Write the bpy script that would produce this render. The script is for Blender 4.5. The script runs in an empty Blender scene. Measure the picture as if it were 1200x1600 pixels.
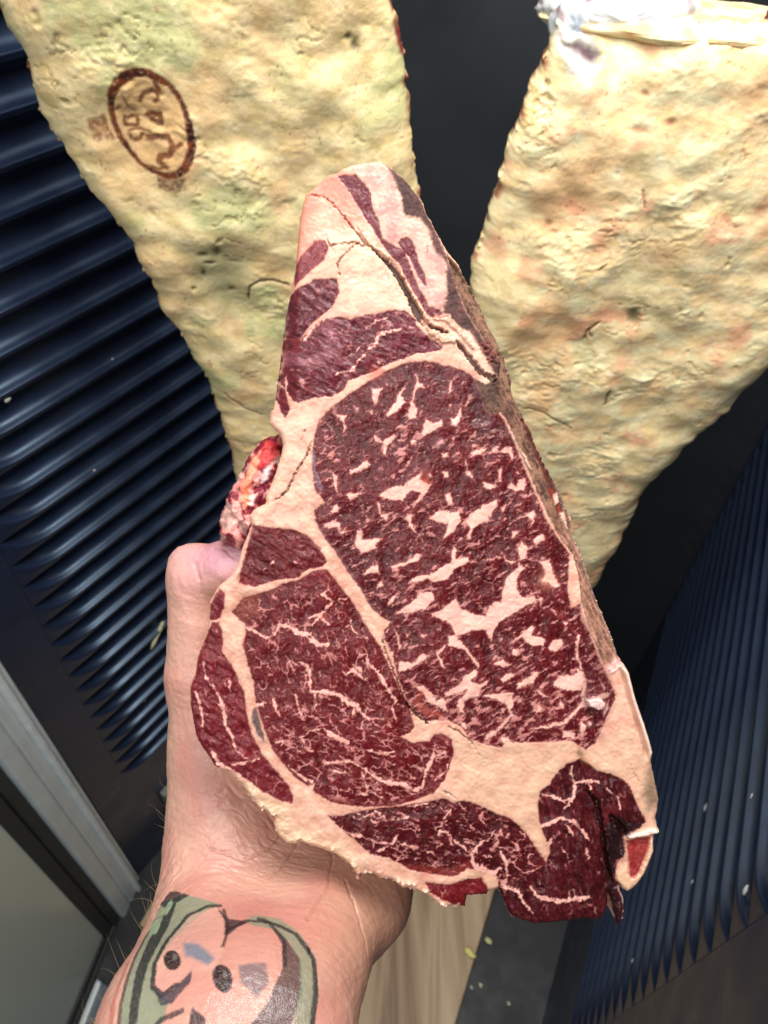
import bpy, math, random
import numpy as np
from mathutils import Vector, Matrix
from mathutils.geometry import tessellate_polygon

SC = bpy.context.scene
COL = SC.collection
random.seed(7)
RNG = np.random.default_rng(11)

# ------------------------------------------------------------------ camera
F_PX, CX, CY = 1157.0, 600.0, 800.0            # focal length of the photograph in its own pixels
def _ray(x, y): return np.array([(x - CX) / F_PX, -(y - CY) / F_PX, -1.0])
_Z = -_ray(545, 1880); _Z /= np.linalg.norm(_Z)          # plumb line of the cabinet
_f = np.array([0, 0, -1.0]); _Y = _f - (_f @ _Z) * _Z; _Y /= np.linalg.norm(_Y)
_X = np.cross(_Y, _Z)
M = np.array([_X, _Y, _Z])                                # camera axes -> world axes
CAM = np.array([0.0, 0.0, 1.35])
def ray(x, y): return M @ _ray(x, y)
def at(x, y, d): return CAM + ray(x, y) * d               # point d metres in front of the lens
def c2w(P): return CAM + np.asarray(P) @ M.T              # (right, up, back) -> world

cam = bpy.data.cameras.new('camera'); cam_o = bpy.data.objects.new('camera', cam); COL.objects.link(cam_o)
cam.sensor_width = 36; cam.sensor_fit = 'AUTO'; cam.lens = 36 * F_PX / 1600
mw = Matrix([list(M[i]) + [CAM[i]] for i in range(3)] + [[0, 0, 0, 1]])
cam_o.matrix_world = mw
cam.clip_start = 0.01; cam.clip_end = 50
cam.dof.use_dof = True; cam.dof.focus_distance = 0.263; cam.dof.aperture_fstop = 20
SC.camera = cam_o

# ------------------------------------------------------------------ world + lamps
w = bpy.data.worlds.new('World'); SC.world = w; w.use_nodes = True
w.node_tree.nodes['Background'].inputs[0].default_value = (0.72, 0.80, 0.92, 1)
w.node_tree.nodes['Background'].inputs[1].default_value = 0.10
def area(name, loc, target, sx, sy, power, col):
    l = bpy.data.lights.new(name, 'AREA'); l.shape = 'RECTANGLE'; l.size = sx; l.size_y = sy
    l.energy = power; l.color = col
    o = bpy.data.objects.new(name, l); COL.objects.link(o)
    o.location = loc
    o.rotation_euler = (Vector(target) - Vector(loc)).to_track_quat('-Z', 'Y').to_euler()
    return o
# the lamp strip in the cabinet's roof, the shop's ceiling lamp over the photographer, a window on the right
area('cabinet_lamp', (0.20, 0.33, 1.80), (0.20, 0.34, 1.0), 0.62, 0.42, 14.5, (1.0, 0.985, 0.96))
area('ceiling_lamp', (-0.25, -0.50, 2.25), (0.14, 0.45, 1.12), 0.8, 0.5, 11.5, (1.0, 0.97, 0.93))
area('window_light', (-0.75, -1.15, 1.75), (0.25, 0.5, 1.1), 0.9, 1.1, 6.0, (0.84, 0.92, 1.0))
SC.view_settings.view_transform = 'Standard'; SC.view_settings.look = 'None'
SC.view_settings.exposure = 0.10; SC.view_settings.gamma = 1.0

# ------------------------------------------------------------------ numeric helpers
def lin(*c):
    c = np.array(c, float) / 255.0
    return np.where(c <= 0.04045, c / 12.92, ((c + 0.055) / 1.055) ** 2.4)
def sstep(a, b, x):
    t = np.clip((x - a) / (b - a), 0, 1); return t * t * (3 - 2 * t)
def mix(a, b, t):
    t = np.asarray(t)[..., None]; return a * (1 - t) + b * t
def _h(ix, iy, iz):
    n = (ix * 374761393 + iy * 668265263 + iz * 2147483647 % 1013904223) & 0xffffffff
    n = ((n ^ (n >> 13)) * 1274126177) & 0xffffffff
    n = ((n ^ (n >> 16)) * 2246822519) & 0xffffffff
    return ((n ^ (n >> 15)) & 0xffffff).astype(np.float64) / 0xffffff
def noise2(x, y, s=0):
    ix = np.floor(x).astype(np.int64); iy = np.floor(y).astype(np.int64)
    fx = x - ix; fy = y - iy
    u = fx * fx * fx * (fx * (fx * 6 - 15) + 10); v = fy * fy * fy * (fy * (fy * 6 - 15) + 10)
    def g(i, j):
        a = _h(ix + i, iy + j, s) * 2 * np.pi
        return np.cos(a) * (fx - i) + np.sin(a) * (fy - j)
    return ((g(0, 0) * (1 - u) + g(1, 0) * u) * (1 - v) + (g(0, 1) * (1 - u) + g(1, 1) * u) * v) * 1.5
def fbm(x, y, o=4, s=0, gain=0.5):
    r = 0; a = 1; t = 0
    for k in range(o):
        r = r + a * noise2(x * 2 ** k + 17.3 * k, y * 2 ** k - 9.1 * k, s + k); t += a; a *= gain
    return r / t
def worley(x, y, s=0):
    ix = np.floor(x).astype(np.int64); iy = np.floor(y).astype(np.int64)
    f1 = np.full(x.shape, 9.0); f2 = f1.copy(); idv = np.zeros(x.shape)
    for i in (-1, 0, 1):
        for j in (-1, 0, 1):
            a = _h(ix + i, iy + j, s); b = _h(ix + i, iy + j, s + 57)
            d = np.hypot(ix + i + a - x, iy + j + b - y)
            m = d < f1
            f2 = np.where(m, f1, np.minimum(f2, d)); idv = np.where(m, a, idv); f1 = np.where(m, d, f1)
    return f1, f2, idv
def n3(P, s=0):                              # cheap 3-d noise from three planes
    return (noise2(P[:, 0] + 0.37 * P[:, 2], P[:, 1] - 0.21 * P[:, 2], s) + noise2(P[:, 1] + 4.1 + 0.29 * P[:, 0], P[:, 2], s + 3)
            + noise2(P[:, 2] - 7.7, P[:, 0] + 0.33 * P[:, 1], s + 7)) / 1.9
def seg_dist(x, y, a, b, wa=0.0, wb=0.0):
    dx, dy = b[0] - a[0], b[1] - a[1]; L = dx * dx + dy * dy + 1e-12
    t = np.clip(((x - a[0]) * dx + (y - a[1]) * dy) / L, 0, 1)
    return np.hypot(x - a[0] - t * dx, y - a[1] - t * dy) - (wa + (wb - wa) * t)
def poly_sdf(x, y, P, pad=None):
    """negative inside; with pad only points near the polygon are worked out (others get +pad)"""
    P = np.asarray(P, float)
    if pad is not None:
        out = np.full(x.shape, float(pad))
        m = (x > P[:, 0].min() - pad) & (x < P[:, 0].max() + pad) & (y > P[:, 1].min() - pad) & (y < P[:, 1].max() + pad)
        if m.any(): out[m] = np.minimum(poly_sdf(x[m], y[m], P), pad)
        return out
    d = np.full(x.shape, 1e9); ins = np.zeros(x.shape, bool)
    n = len(P)
    for i in range(n):
        a, b = P[i], P[(i + 1) % n]
        d = np.minimum(d, seg_dist(x, y, a, b))
        c = (a[1] > y) != (b[1] > y)
        if c.any():
            xc = a[0] + (y - a[1]) * (b[0] - a[0]) / (b[1] - a[1] + 1e-12)
            ins ^= c & (x < xc)
    return np.where(ins, -d, d)
def line_sdf(x, y, P, W, pad=14):
    out = np.full(x.shape, float(pad)); P = np.asarray(P, float)
    if np.isscalar(W): W = [W] * len(P)
    m = (x > P[:, 0].min() - pad) & (x < P[:, 0].max() + pad) & (y > P[:, 1].min() - pad) & (y < P[:, 1].max() + pad)
    if m.any():
        xm, ym = x[m], y[m]; d = out[m]
        for i in range(len(P) - 1): d = np.minimum(d, seg_dist(xm, ym, P[i], P[i + 1], W[i] / 2, W[i + 1] / 2))
        out[m] = d
    return out
def T(x0, y0, pts, k=4.0): return [(x0 + a / k, y0 + b / k) for a, b in pts]
def dense(P, step, amp=0.0, sc=6.0, seed=0, ampf=None):
    """closed polygon -> short steps with a ragged edge"""
    P = np.asarray(P, float); out = []
    for i in range(len(P)):
        a, b = P[i], P[(i + 1) % len(P)]; L = np.hypot(*(b - a)); n = max(1, int(L / step))
        nx, ny = (b - a)[1] / (L + 1e-9), -(b - a)[0] / (L + 1e-9)
        for k in range(n):
            q = a + (b - a) * k / n
            out.append((q[0], q[1], nx, ny))
    out = np.array(out)
    # round the corners of the trace a little
    for _ in range(3):
        out[:, :2] = 0.5 * out[:, :2] + 0.25 * np.roll(out[:, :2], 1, 0) + 0.25 * np.roll(out[:, :2], -1, 0)
    if amp:
        n = fbm(out[:, 0] / sc, out[:, 1] / sc, 4, seed, 0.65)
        A = amp if ampf is None else amp * ampf(out[:, 0], out[:, 1])
        out[:, 0] += out[:, 2] * n * A; out[:, 1] += out[:, 3] * n * A
    return out[:, :2]
def grid_fill(P, h):
    """quads on a square grid inside the polygon, rim snapped on to it -> verts(n,2), quads, rim loop"""
    x0, y0 = P.min(0) - 2 * h; x1, y1 = P.max(0) + 2 * h
    nx = int((x1 - x0) / h) + 1; ny = int((y1 - y0) / h) + 1
    ins = np.zeros((ny, nx), bool); cx = x0 + (np.arange(nx) + 0.5) * h
    A = P; B = np.roll(P, -1, 0)
    for j in range(ny):
        yc = y0 + (j + 0.5) * h
        m = (A[:, 1] > yc) != (B[:, 1] > yc)
        if not m.any(): continue
        xs = np.sort(A[m, 0] + (yc - A[m, 1]) * (B[m, 0] - A[m, 0]) / (B[m, 1] - A[m, 1]))
        ins[j] = np.searchsorted(xs, cx) % 2 == 1
    for _ in range(12):                       # no corner-to-corner pinches, no one-cell spikes
        a, b, c, d = ins[:-1, :-1], ins[:-1, 1:], ins[1:, :-1], ins[1:, 1:]
        p1 = a & d & ~b & ~c; p2 = b & c & ~a & ~d
        if not (p1.any() or p2.any()): break
        ins[:-1, :-1] &= ~p1; ins[:-1, 1:] &= ~p2
    nb = np.zeros(ins.shape, int)
    nb[1:] += ins[:-1]; nb[:-1] += ins[1:]; nb[:, 1:] += ins[:, :-1]; nb[:, :-1] += ins[:, 1:]
    jj, ii = np.nonzero(ins & (nb > 0))
    W = nx + 1
    q = np.stack([jj * W + ii, jj * W + ii + 1, (jj + 1) * W + ii + 1, (jj + 1) * W + ii], 1)
    used, inv = np.unique(q, return_inverse=True); q = inv.reshape(q.shape)
    V = np.stack([x0 + (used % W) * h, y0 + (used // W) * h], 1)
    E = np.concatenate([q[:, [0, 1]], q[:, [1, 2]], q[:, [2, 3]], q[:, [3, 0]]])
    key = np.minimum(E[:, 0], E[:, 1]) * len(V) + np.maximum(E[:, 0], E[:, 1])
    _, idx, cnt = np.unique(key, return_index=True, return_counts=True)
    be = E[idx[cnt == 1]]
    nxt = {}
    for a, b in be: nxt.setdefault(int(a), []).append(int(b))
    loops = []
    while nxt:
        s = next(iter(nxt)); L = [s]; c = s
        while True:
            t = nxt[c].pop()
            if not nxt[c]: del nxt[c]
            if t == s or t not in nxt: break
            L.append(t); c = t
        loops.append(L)
    loop = np.array(max(loops, key=len))
    AB = np.roll(P, -1, 0) - P; LL = (AB ** 2).sum(1) + 1e-12
    for v in loop:
        p = V[v]; t = np.clip(((p - P) * AB).sum(1) / LL, 0, 1); c = P + AB * t[:, None]
        k = ((c - p) ** 2).sum(1).argmin()
        if np.hypot(*(c[k] - p)) < 1.6 * h: V[v] = c[k]
    return V, q, loop
def dist_rim(V, P, clip):
    P = P[::2] if len(P) > 700 else P
    d = np.full(len(V), 1e9)
    for i in range(len(P)):
        d = np.minimum(d, seg_dist(V[:, 0], V[:, 1], P[i], P[(i + 1) % len(P)]))
    return np.minimum(d, clip)

# ------------------------------------------------------------------ mesh + scene helpers
def link(name, me, parent=None, mat=None):
    o = bpy.data.objects.new(name, me); COL.objects.link(o)
    if parent is not None: o.parent = parent; o.matrix_parent_inverse = Matrix.Identity(4)
    if mat is not None: me.materials.append(mat)
    return o
def thing(name, label, cat, loc=(0, 0, 0), group=None):
    o = bpy.data.objects.new(name, None); COL.objects.link(o); o.location = loc; o.empty_display_size = 0.02
    o['label'] = label; o['category'] = cat
    if group: o['group'] = group
    return o
def tag(o, label, cat, group=None):
    o['label'] = label; o['category'] = cat
    if group: o['group'] = group
    return o
def mesh(name, V, F, col=None, smooth=True, normals=None):
    me = bpy.data.meshes.new(name)
    V = np.asarray(V, np.float32)
    if isinstance(F, np.ndarray):
        k = F.shape[1]
        me.vertices.add(len(V)); me.vertices.foreach_set('co', V.ravel())
        me.loops.add(F.size); me.loops.foreach_set('vertex_index', F.ravel().astype(np.int32))
        me.polygons.add(len(F)); me.polygons.foreach_set('loop_start', (np.arange(len(F)) * k).astype(np.int32))
        me.update(calc_edges=True); me.validate()
    else:
        me.from_pydata([tuple(map(float, v)) for v in V], [], [tuple(map(int, f)) for f in F]); me.update()
    if smooth: me.polygons.foreach_set('use_smooth', [True] * len(me.polygons))
    if col is not None:
        c = np.ones((len(V), 4), np.float32); c[:, :col.shape[1]] = col
        a = me.color_attributes.new('Col', 'FLOAT_COLOR', 'POINT'); a.data.foreach_set('color', c.ravel())
    if normals is not None: me.normals_split_custom_set_from_vertices(normals.astype(np.float32))
    return me
def vnormals(V, Q):
    n = np.zeros_like(V)
    fn = np.cross(V[Q[:, 2]] - V[Q[:, 0]], V[Q[:, 3 % Q.shape[1]]] - V[Q[:, 1]])
    for k in range(Q.shape[1]): np.add.at(n, Q[:, k], fn)
    return n / (np.linalg.norm(n, axis=1, keepdims=True) + 1e-20)
def box_mesh(name, c, ax, half, bev=0.0):
    """box from centre, three axes and half sizes, with a chamfer"""
    import bmesh
    bm = bmesh.new(); bmesh.ops.create_cube(bm, size=2)
    for v in bm.verts: v.co = Vector((v.co.x * half[0], v.co.y * half[1], v.co.z * half[2]))
    if bev: bmesh.ops.bevel(bm, geom=bm.edges[:], offset=bev, segments=2, affect='EDGES', profile=0.5)
    R = Matrix([[ax[j][i] for j in range(3)] for i in range(3)])
    for v in bm.verts: v.co = R @ v.co + Vector(c)
    bmesh.ops.recalc_face_normals(bm, faces=bm.faces)
    me = bpy.data.meshes.new(name); bm.to_mesh(me); bm.free(); return me

# ------------------------------------------------------------------ materials
def new_mat(name):
    m = bpy.data.materials.new(name); m.use_nodes = True
    nt = m.node_tree; b = nt.nodes['Principled BSDF']; return m, nt, b
def nd(nt, t, **kw):
    n = nt.nodes.new(t)
    for k, v in kw.items():
        if k in n.inputs: n.inputs[k].default_value = v
        else: setattr(n, k, v)
    return n
def add_bump(nt, b, layers, base=None):
    """layers of (scale, detail, strength, distance)"""
    co = nd(nt, 'ShaderNodeTexCoord').outputs['Object']; prev = base
    for sc, det, st, di in layers:
        n = nd(nt, 'ShaderNodeTexNoise', Scale=sc, Detail=det, Roughness=0.6)
        nt.links.new(co, n.inputs['Vector'])
        bp = nd(nt, 'ShaderNodeBump', Strength=st, Distance=di)
        nt.links.new(n.outputs['Fac'], bp.inputs['Height'])
        if prev is not None: nt.links.new(prev, bp.inputs['Normal'])
        prev = bp.outputs['Normal']
    nt.links.new(prev, b.inputs['Normal']); return co
def meat_mat(name, r_lean, r_fat, grain, sss, bump, spec=0.5, lo=0.82, hi=1.16, fat_b=1.0, coat=0.0, fat_even=0.0):
    """colour from the mesh's own paint, alpha = how fatty; a fine grain and relief on top"""
    m, nt, b = new_mat(name)
    at_ = nd(nt, 'ShaderNodeAttribute', attribute_name='Col')
    co = add_bump(nt, b, bump)
    n = nd(nt, 'ShaderNodeTexNoise', Scale=grain, Detail=3.0, Roughness=0.65); nt.links.new(co, n.inputs['Vector'])
    mr = nd(nt, 'ShaderNodeMapRange'); mr.inputs[1].default_value = 0.3; mr.inputs[2].default_value = 0.7
    mr.inputs[3].default_value = lo; mr.inputs[4].default_value = hi
    nt.links.new(n.outputs['Fac'], mr.inputs[0])
    ev = nd(nt, 'ShaderNodeMapRange'); ev.inputs[3].default_value = 0.0; ev.inputs[4].default_value = fat_even     # fat is less grainy
    nt.links.new(at_.outputs['Alpha'], ev.inputs[0])
    gm = nd(nt, 'ShaderNodeMix', data_type='FLOAT'); gm.inputs[3].default_value = 1.0
    nt.links.new(ev.outputs[0], gm.inputs[0]); nt.links.new(mr.outputs[0], gm.inputs[2])
    mul = nd(nt, 'ShaderNodeVectorMath', operation='SCALE')
    nt.links.new(at_.outputs['Color'], mul.inputs[0]); nt.links.new(gm.outputs[0], mul.inputs['Scale'])
    nt.links.new(mul.outputs[0], b.inputs['Base Color'])
    rr = nd(nt, 'ShaderNodeMapRange'); rr.inputs[3].default_value = r_lean; rr.inputs[4].default_value = r_fat
    nt.links.new(at_.outputs['Alpha'], rr.inputs[0]); nt.links.new(rr.outputs[0], b.inputs['Roughness'])
    b.inputs['Specular IOR Level'].default_value = spec
    for bn_ in [q for q in nt.nodes if q.type == 'BUMP']:           # fat is smoother than lean
        ms = nd(nt, 'ShaderNodeMapRange'); st = bn_.inputs['Strength'].default_value; ms.inputs[3].default_value = st; ms.inputs[4].default_value = st * fat_b
        nt.links.new(at_.outputs['Alpha'], ms.inputs[0]); nt.links.new(ms.outputs[0], bn_.inputs['Strength'])
    b.inputs['Coat Weight'].default_value = coat; b.inputs['Coat Roughness'].default_value = 0.22
    if sss:
        b.inputs['Subsurface Weight'].default_value = sss
        b.inputs['Subsurface Radius'].default_value = (1.0, 0.4, 0.25); b.inputs['Subsurface Scale'].default_value = 0.0018
    return m
def plain_mat(name, col, rough, metal=0.0, bump=None, vary=0.0, vscale=40, spec=0.5):
    m, nt, b = new_mat(name)
    b.inputs['Base Color'].default_value = (*col, 1); b.inputs['Roughness'].default_value = rough
    b.inputs['Metallic'].default_value = metal; b.inputs['Specular IOR Level'].default_value = spec
    co = add_bump(nt, b, bump or [(600, 2, 0.05, 0.0005)])
    if vary:
        n = nd(nt, 'ShaderNodeTexNoise', Scale=vscale, Detail=4.0); nt.links.new(co, n.inputs['Vector'])
        cr = nd(nt, 'ShaderNodeMapRange'); cr.inputs[1].default_value = 0.3; cr.inputs[2].default_value = 0.7
        cr.inputs[3].default_value = 1 - vary; cr.inputs[4].default_value = 1 + vary
        nt.links.new(n.outputs['Fac'], cr.inputs[0])
        s = nd(nt, 'ShaderNodeVectorMath', operation='SCALE'); s.inputs[0].default_value = col
        nt.links.new(cr.outputs[0], s.inputs['Scale']); nt.links.new(s.outputs[0], b.inputs['Base Color'])
        r2 = nd(nt, 'ShaderNodeMapRange'); r2.inputs[1].default_value = 0.3; r2.inputs[2].default_value = 0.7
        r2.inputs[3].default_value = max(0.02, rough - 0.08); r2.inputs[4].default_value = rough + 0.08
        nt.links.new(n.outputs['Fac'], r2.inputs[0]); nt.links.new(r2.outputs[0], b.inputs['Roughness'])
    return m
# ================================================================== the cabinet
DL, DR = 0.54, 0.18                                   # lens to left wall, lens to right wall
def _hdir(deg): return np.array([math.sin(math.radians(deg)), math.cos(math.radians(deg)), 0.0])
UP = np.array([0, 0, 1.0])
dirL, dirR, dirB = _hdir(32.7), _hdir(22.4), _hdir(26.0)
nL = np.cross(dirL, UP); nR = np.cross(dirR, UP)      # both point to the right
inL, inR = nL, -nR                                    # into the cabinet
oL, oR = CAM - nL * DL, CAM + nR * DR
def on_wall(px, py, side):
    r = ray(px, py); n, o, d = (nL, oL, dirL) if side == 'L' else (nR, oR, dirR)
    P = CAM + r * (((o - CAM) @ n) / (r @ n)); return (P - CAM) @ d, P[2] - CAM[2], P
aR_back = 0.97
DB = (oR + dirR * aR_back - CAM) @ dirB
aL_back = 0.70
PITCH = 0.0337
GD = PITCH * 0.34
FLOOR = -1.36

m_back = plain_mat('back_panel_plastic', lin(40, 43, 47), 0.42, vary=0.10, vscale=9, bump=[(900, 2, 0.06, 0.0004), (30, 3, 0.05, 0.002)])
m_liner = plain_mat('ribbed_liner_plastic', lin(27, 36, 57), 0.33, vary=0.12, vscale=25, bump=[(1400, 2, 0.10, 0.0003), (60, 3, 0.04, 0.001)])
m_liner.node_tree.nodes['Principled BSDF'].inputs['Specular Tint'].default_value = (0.58, 0.78, 1.0, 1); m_liner.node_tree.nodes['Principled BSDF'].inputs['Specular IOR Level'].default_value = 0.95  # blue sheen of cool light put into the highlight tint
m_steel = plain_mat('brushed_aluminium', lin(210, 218, 218), 0.42, metal=0.2, vary=0.08, vscale=30)
m_gasket = plain_mat('pale_gasket', lin(224, 230, 228), 0.55, vary=0.10, vscale=60)
m_floor = plain_mat('dark_floor_plastic', lin(17, 19, 23), 0.5, vary=0.2, vscale=30)
m_dark = plain_mat('dark_frame', lin(46, 48, 46), 0.7, vary=0.15, vscale=40)
m_bracket = plain_mat('grey_plate', lin(120, 124, 118), 0.5, vary=0.08)
def glass_mat():
    m, nt, b = new_mat('door_glass')
    b.inputs['Base Color'].default_value = (*lin(190, 196, 182), 1); b.inputs['Roughness'].default_value = 0.22  # opaque: the reflected grey-green floor is painted in as the pane's colour
    add_bump(nt, b, [(6, 2, 0.03, 0.004)])
    return m
m_glass = glass_mat()

cab = thing('ageing_cabinet', 'open dark meat ageing cabinet with ribbed black side walls behind the steak', 'cabinet')

def panel(name, o, d, n_in, a0, a1, z0, z1, mat, thick=0.012):
    c = o + d * (a0 + a1) / 2 + UP * (z0 + z1) / 2 - n_in * (thick / 2 + GD + 0.001)
    return link(name, box_mesh(name, c, (d, UP, n_in), ((a1 - a0) / 2, (z1 - z0) / 2, thick / 2), 0.002), cab, mat)
tipL = [on_wall(0.3167 * a, 560 + 0.3167 * b, 'L') for a, b in ((5, 905), (105, 1130), (200, 1320), (325, 1560))]
aL0 = float(np.mean([t[0] for t in tipL])); aR0 = on_wall(1087, 1504, 'R')[0]
zL = on_wall(50 * .3167, 560 + 1025 * .3167, 'L')[1]; zR = on_wall(1112, 1487, 'R')[1]
left = panel('side_panel', oL, dirL, inL, 0.124, aL_back, FLOOR, 0.52, m_liner)
right = panel('side_panel', oR, dirR, inR, aR0 - 0.075, aR_back, FLOOR, 0.52, m_liner)
left['label'] = 'left ribbed wall'; right['label'] = 'right ribbed wall'
pl = oL + dirL * aL_back; pr = oR + dirR * aR_back
sB = (pr - pl) / np.linalg.norm(pr - pl); nB = np.cross(sB, UP); nB = nB if nB @ dirB < 0 else -nB
wB = np.linalg.norm(pr - pl)
link('back_panel', box_mesh('back_panel', (pl + pr) / 2 + UP * (FLOOR + 0.52) / 2 - nB * 0.0065, (sB, UP, nB),
     (wB / 2 + 0.01, (0.52 - FLOOR) / 2, 0.006), 0.001), cab, m_back)

def rib_mesh(name, o, d, n_in, a0, a1):
    """one rib and the flute under it: a strip one pitch high; the flute's upper edge runs straight to its tip,
    its lower edge sweeps up to meet it"""
    As = np.concatenate([np.linspace(0, 1, 17) ** 1.35 * PITCH * 1.9, np.linspace(PITCH * 2.2, a1 - a0, 8)])
    G = 14; V = []; Fs = []
    for a in As:
        s = max(1 - (1 - min(a / (PITCH * 1.75), 1)) ** 2.7, 0.012)
        wd = PITCH * 0.86 * s
        row = [(0.0, 0.0)]
        for k in range(G):
            t = k / (G - 1); t = t if t < 0.5 else 1 - (1 - t) ** 1.5 * 2 ** 0.5
            c = 0.30
            dep = math.sin(math.pi / 2 * t / c) ** 1.3 if t < c else math.sqrt(max(0.0, 1 - ((t - c) / (1 - c)) ** 2.6))
            row.append((-PITCH * 0.03 - wd * t, -GD * dep * min(1, s * 1.2)))
        zl = row[-1][0]
        for q, e in ((0.16, 0.10), (0.42, 0.12), (0.75, 0.05), (1.0, 0.0)): row.append((zl + (-PITCH - zl) * q, e * GD * 0.6 * min(1, s * 1.2)))
        for zz, dep in row: V.append(o + d * (a0 + a) + UP * zz + n_in * dep)
    K = G + 5
    for i in range(len(As) - 1):
        for k in range(K - 1):
            f = (i * K + k, (i + 1) * K + k, (i + 1) * K + k + 1, i * K + k + 1)
            Fs.append(f[::-1] if np.cross(d, UP) @ n_in > 0 else f)
    return mesh(name, V, Fs)
def ribs(o, d, n_in, a0, a1, ztop, zend, par):
    me = rib_mesh('rib', o, d, n_in, a0, a1)
    z = ztop + PITCH * math.ceil((0.46 - ztop) / PITCH); hi = z
    while z - PITCH > zend:
        r = link('rib', me if z == hi else me, par); r.location = tuple(UP * z)
        if z == hi: me.materials.append(m_liner)
        z -= PITCH
    return hi, z
hiL, loL = ribs(oL, dirL, inL, aL0, aL_back - 0.012, zL, on_wall(197, 1225, 'L')[1], left)
hiR, loR = ribs(oR, dirR, inR, aR0, aR_back - 0.012, zR, -1.12, right)
def smooth_strip(o, d, n_in, a0, a1, z0, z1, par):     # the flat, unribbed margins flush with the ribs
    c = o + d * (a0 + a1) / 2 + UP * (z0 + z1) / 2 - n_in * 0.006
    link('margin', box_mesh('margin', c, (d, UP, n_in), ((a1 - a0) / 2, (z1 - z0) / 2, 0.006), 0.0006), par, m_liner)
for o, d, n_in, a00, a0, a1, h_, l_, par in ((oL, dirL, inL, 0.124, aL0, aL_back, hiL, loL, left), (oR, dirR, inR, aR0 - 0.075, aR0, aR_back, hiR, loR, right)):
    smooth_strip(o, d, n_in, a00, a0, l_, h_, par); smooth_strip(o, d, n_in, a00, a1, FLOOR, l_, par); smooth_strip(o, d, n_in, a1 - 0.012, a1, l_, h_, par); smooth_strip(o, d, n_in, a00, a1, h_, 0.52, par)

# floor of the cabinet and the front sill
cf = (oL + oR) / 2
fl_c = cf + dirB * 0.62 + UP * (FLOOR - 0.01)
link('floor_panel', box_mesh('floor_panel', fl_c, (np.cross(dirB, UP), dirB, UP), (0.62, 0.62, 0.0095), 0.001), cab, m_floor)
# right front jamb: smooth dark strip and the grey outer edge beyond it
jr = oR + dirR * (aR0 - 0.075)
link('jamb', box_mesh('jamb', jr - dirR * 0.012 + UP * -0.42 - inR * 0.004, (dirR, UP, inR), (0.011, 0.94, 0.010), 0.003), cab, m_dark)
link('jamb_edge', box_mesh('jamb_edge', jr - dirR * 0.050 + UP * -0.42 - inR * 0.002, (dirR, UP, inR), (0.026, 0.94, 0.010), 0.004), cab, m_bracket)
# left front jamb with its two pale seals
jl = oL + dirL * 0.124; zm, hz = (FLOOR + 0.52) / 2, (0.52 - FLOOR) / 2
link('gasket', box_mesh('gasket', jl - dirL * 0.006 + UP * zm + inL * 0.002, (dirL, UP, inL), (0.0030, hz, 0.006), 0.002), cab, m_gasket)
link('jamb', box_mesh('jamb', jl - dirL * 0.0135 + UP * zm - inL * 0.006, (dirL, UP, inL), (0.0042, hz, 0.008), 0.001), cab, m_dark)

# the glass door, swung open towards the photographer
hinge = jl - dirL * 0.0185
dD = -_hdir(9.0); nD = np.cross(dD, UP); nD = nD if nD @ nL > 0 else -nD
zb = FLOOR - 0.035
door = link('door', box_mesh('door', hinge + dD * 0.014 + UP * (zb + 0.5) / 2 + nD * 0.0, (dD, UP, nD), (0.0125, (0.5 - zb) / 2, 0.014), 0.004), cab, m_steel)
def dpart(name, u0, u1, z0, z1, off, th, mat, bev=0.002):
    return link(name, box_mesh(name, hinge + dD * (u0 + u1) / 2 + UP * (z0 + z1) / 2 + nD * off, (dD, UP, nD), ((u1 - u0) / 2, (z1 - z0) / 2, th), bev), door, mat)
dpart('gasket', 0.0005, 0.0085, zb, 0.5, 0.017, 0.004, m_gasket)
dpart('stile', 0.026, 0.050, zb + 0.026, 0.5, 0.002, 0.011, m_steel, 0.004)
dpart('rail', 0.026, 0.60, zb, zb + 0.024, 0.001, 0.012, m_steel, 0.004)
dpart('stile', 0.0515, 0.066, zb + 0.028, 0.5, -0.001, 0.007, m_dark)
dpart('rail', 0.0525, 0.60, zb + 0.025, zb + 0.040, -0.002, 0.007, m_dark)
dpart('stile', 0.067, 0.085, zb + 0.041, 0.5, -0.004, 0.006, m_dark)
dpart('rail', 0.086, 0.60, zb + 0.041, zb + 0.056, -0.005, 0.006, m_dark)
dpart('pane', 0.0855, 0.60, zb + 0.0565, 0.5, -0.006, 0.003, m_glass, 0.0)
# grey plate low on the left wall
b0 = on_wall(248, 1238, 'L'); b1 = on_wall(274, 1296, 'L')
pc = oL + dirL * (b0[0] + 0.05) + UP * ((b0[1] + b1[1]) / 2) + inL * 0.006
link('mounting_plate', box_mesh('mounting_plate', pc, (dirL, UP, inL), (0.05, abs(b0[1] - b1[1]) / 2, 0.0055), 0.002), cab, m_bracket)

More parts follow.
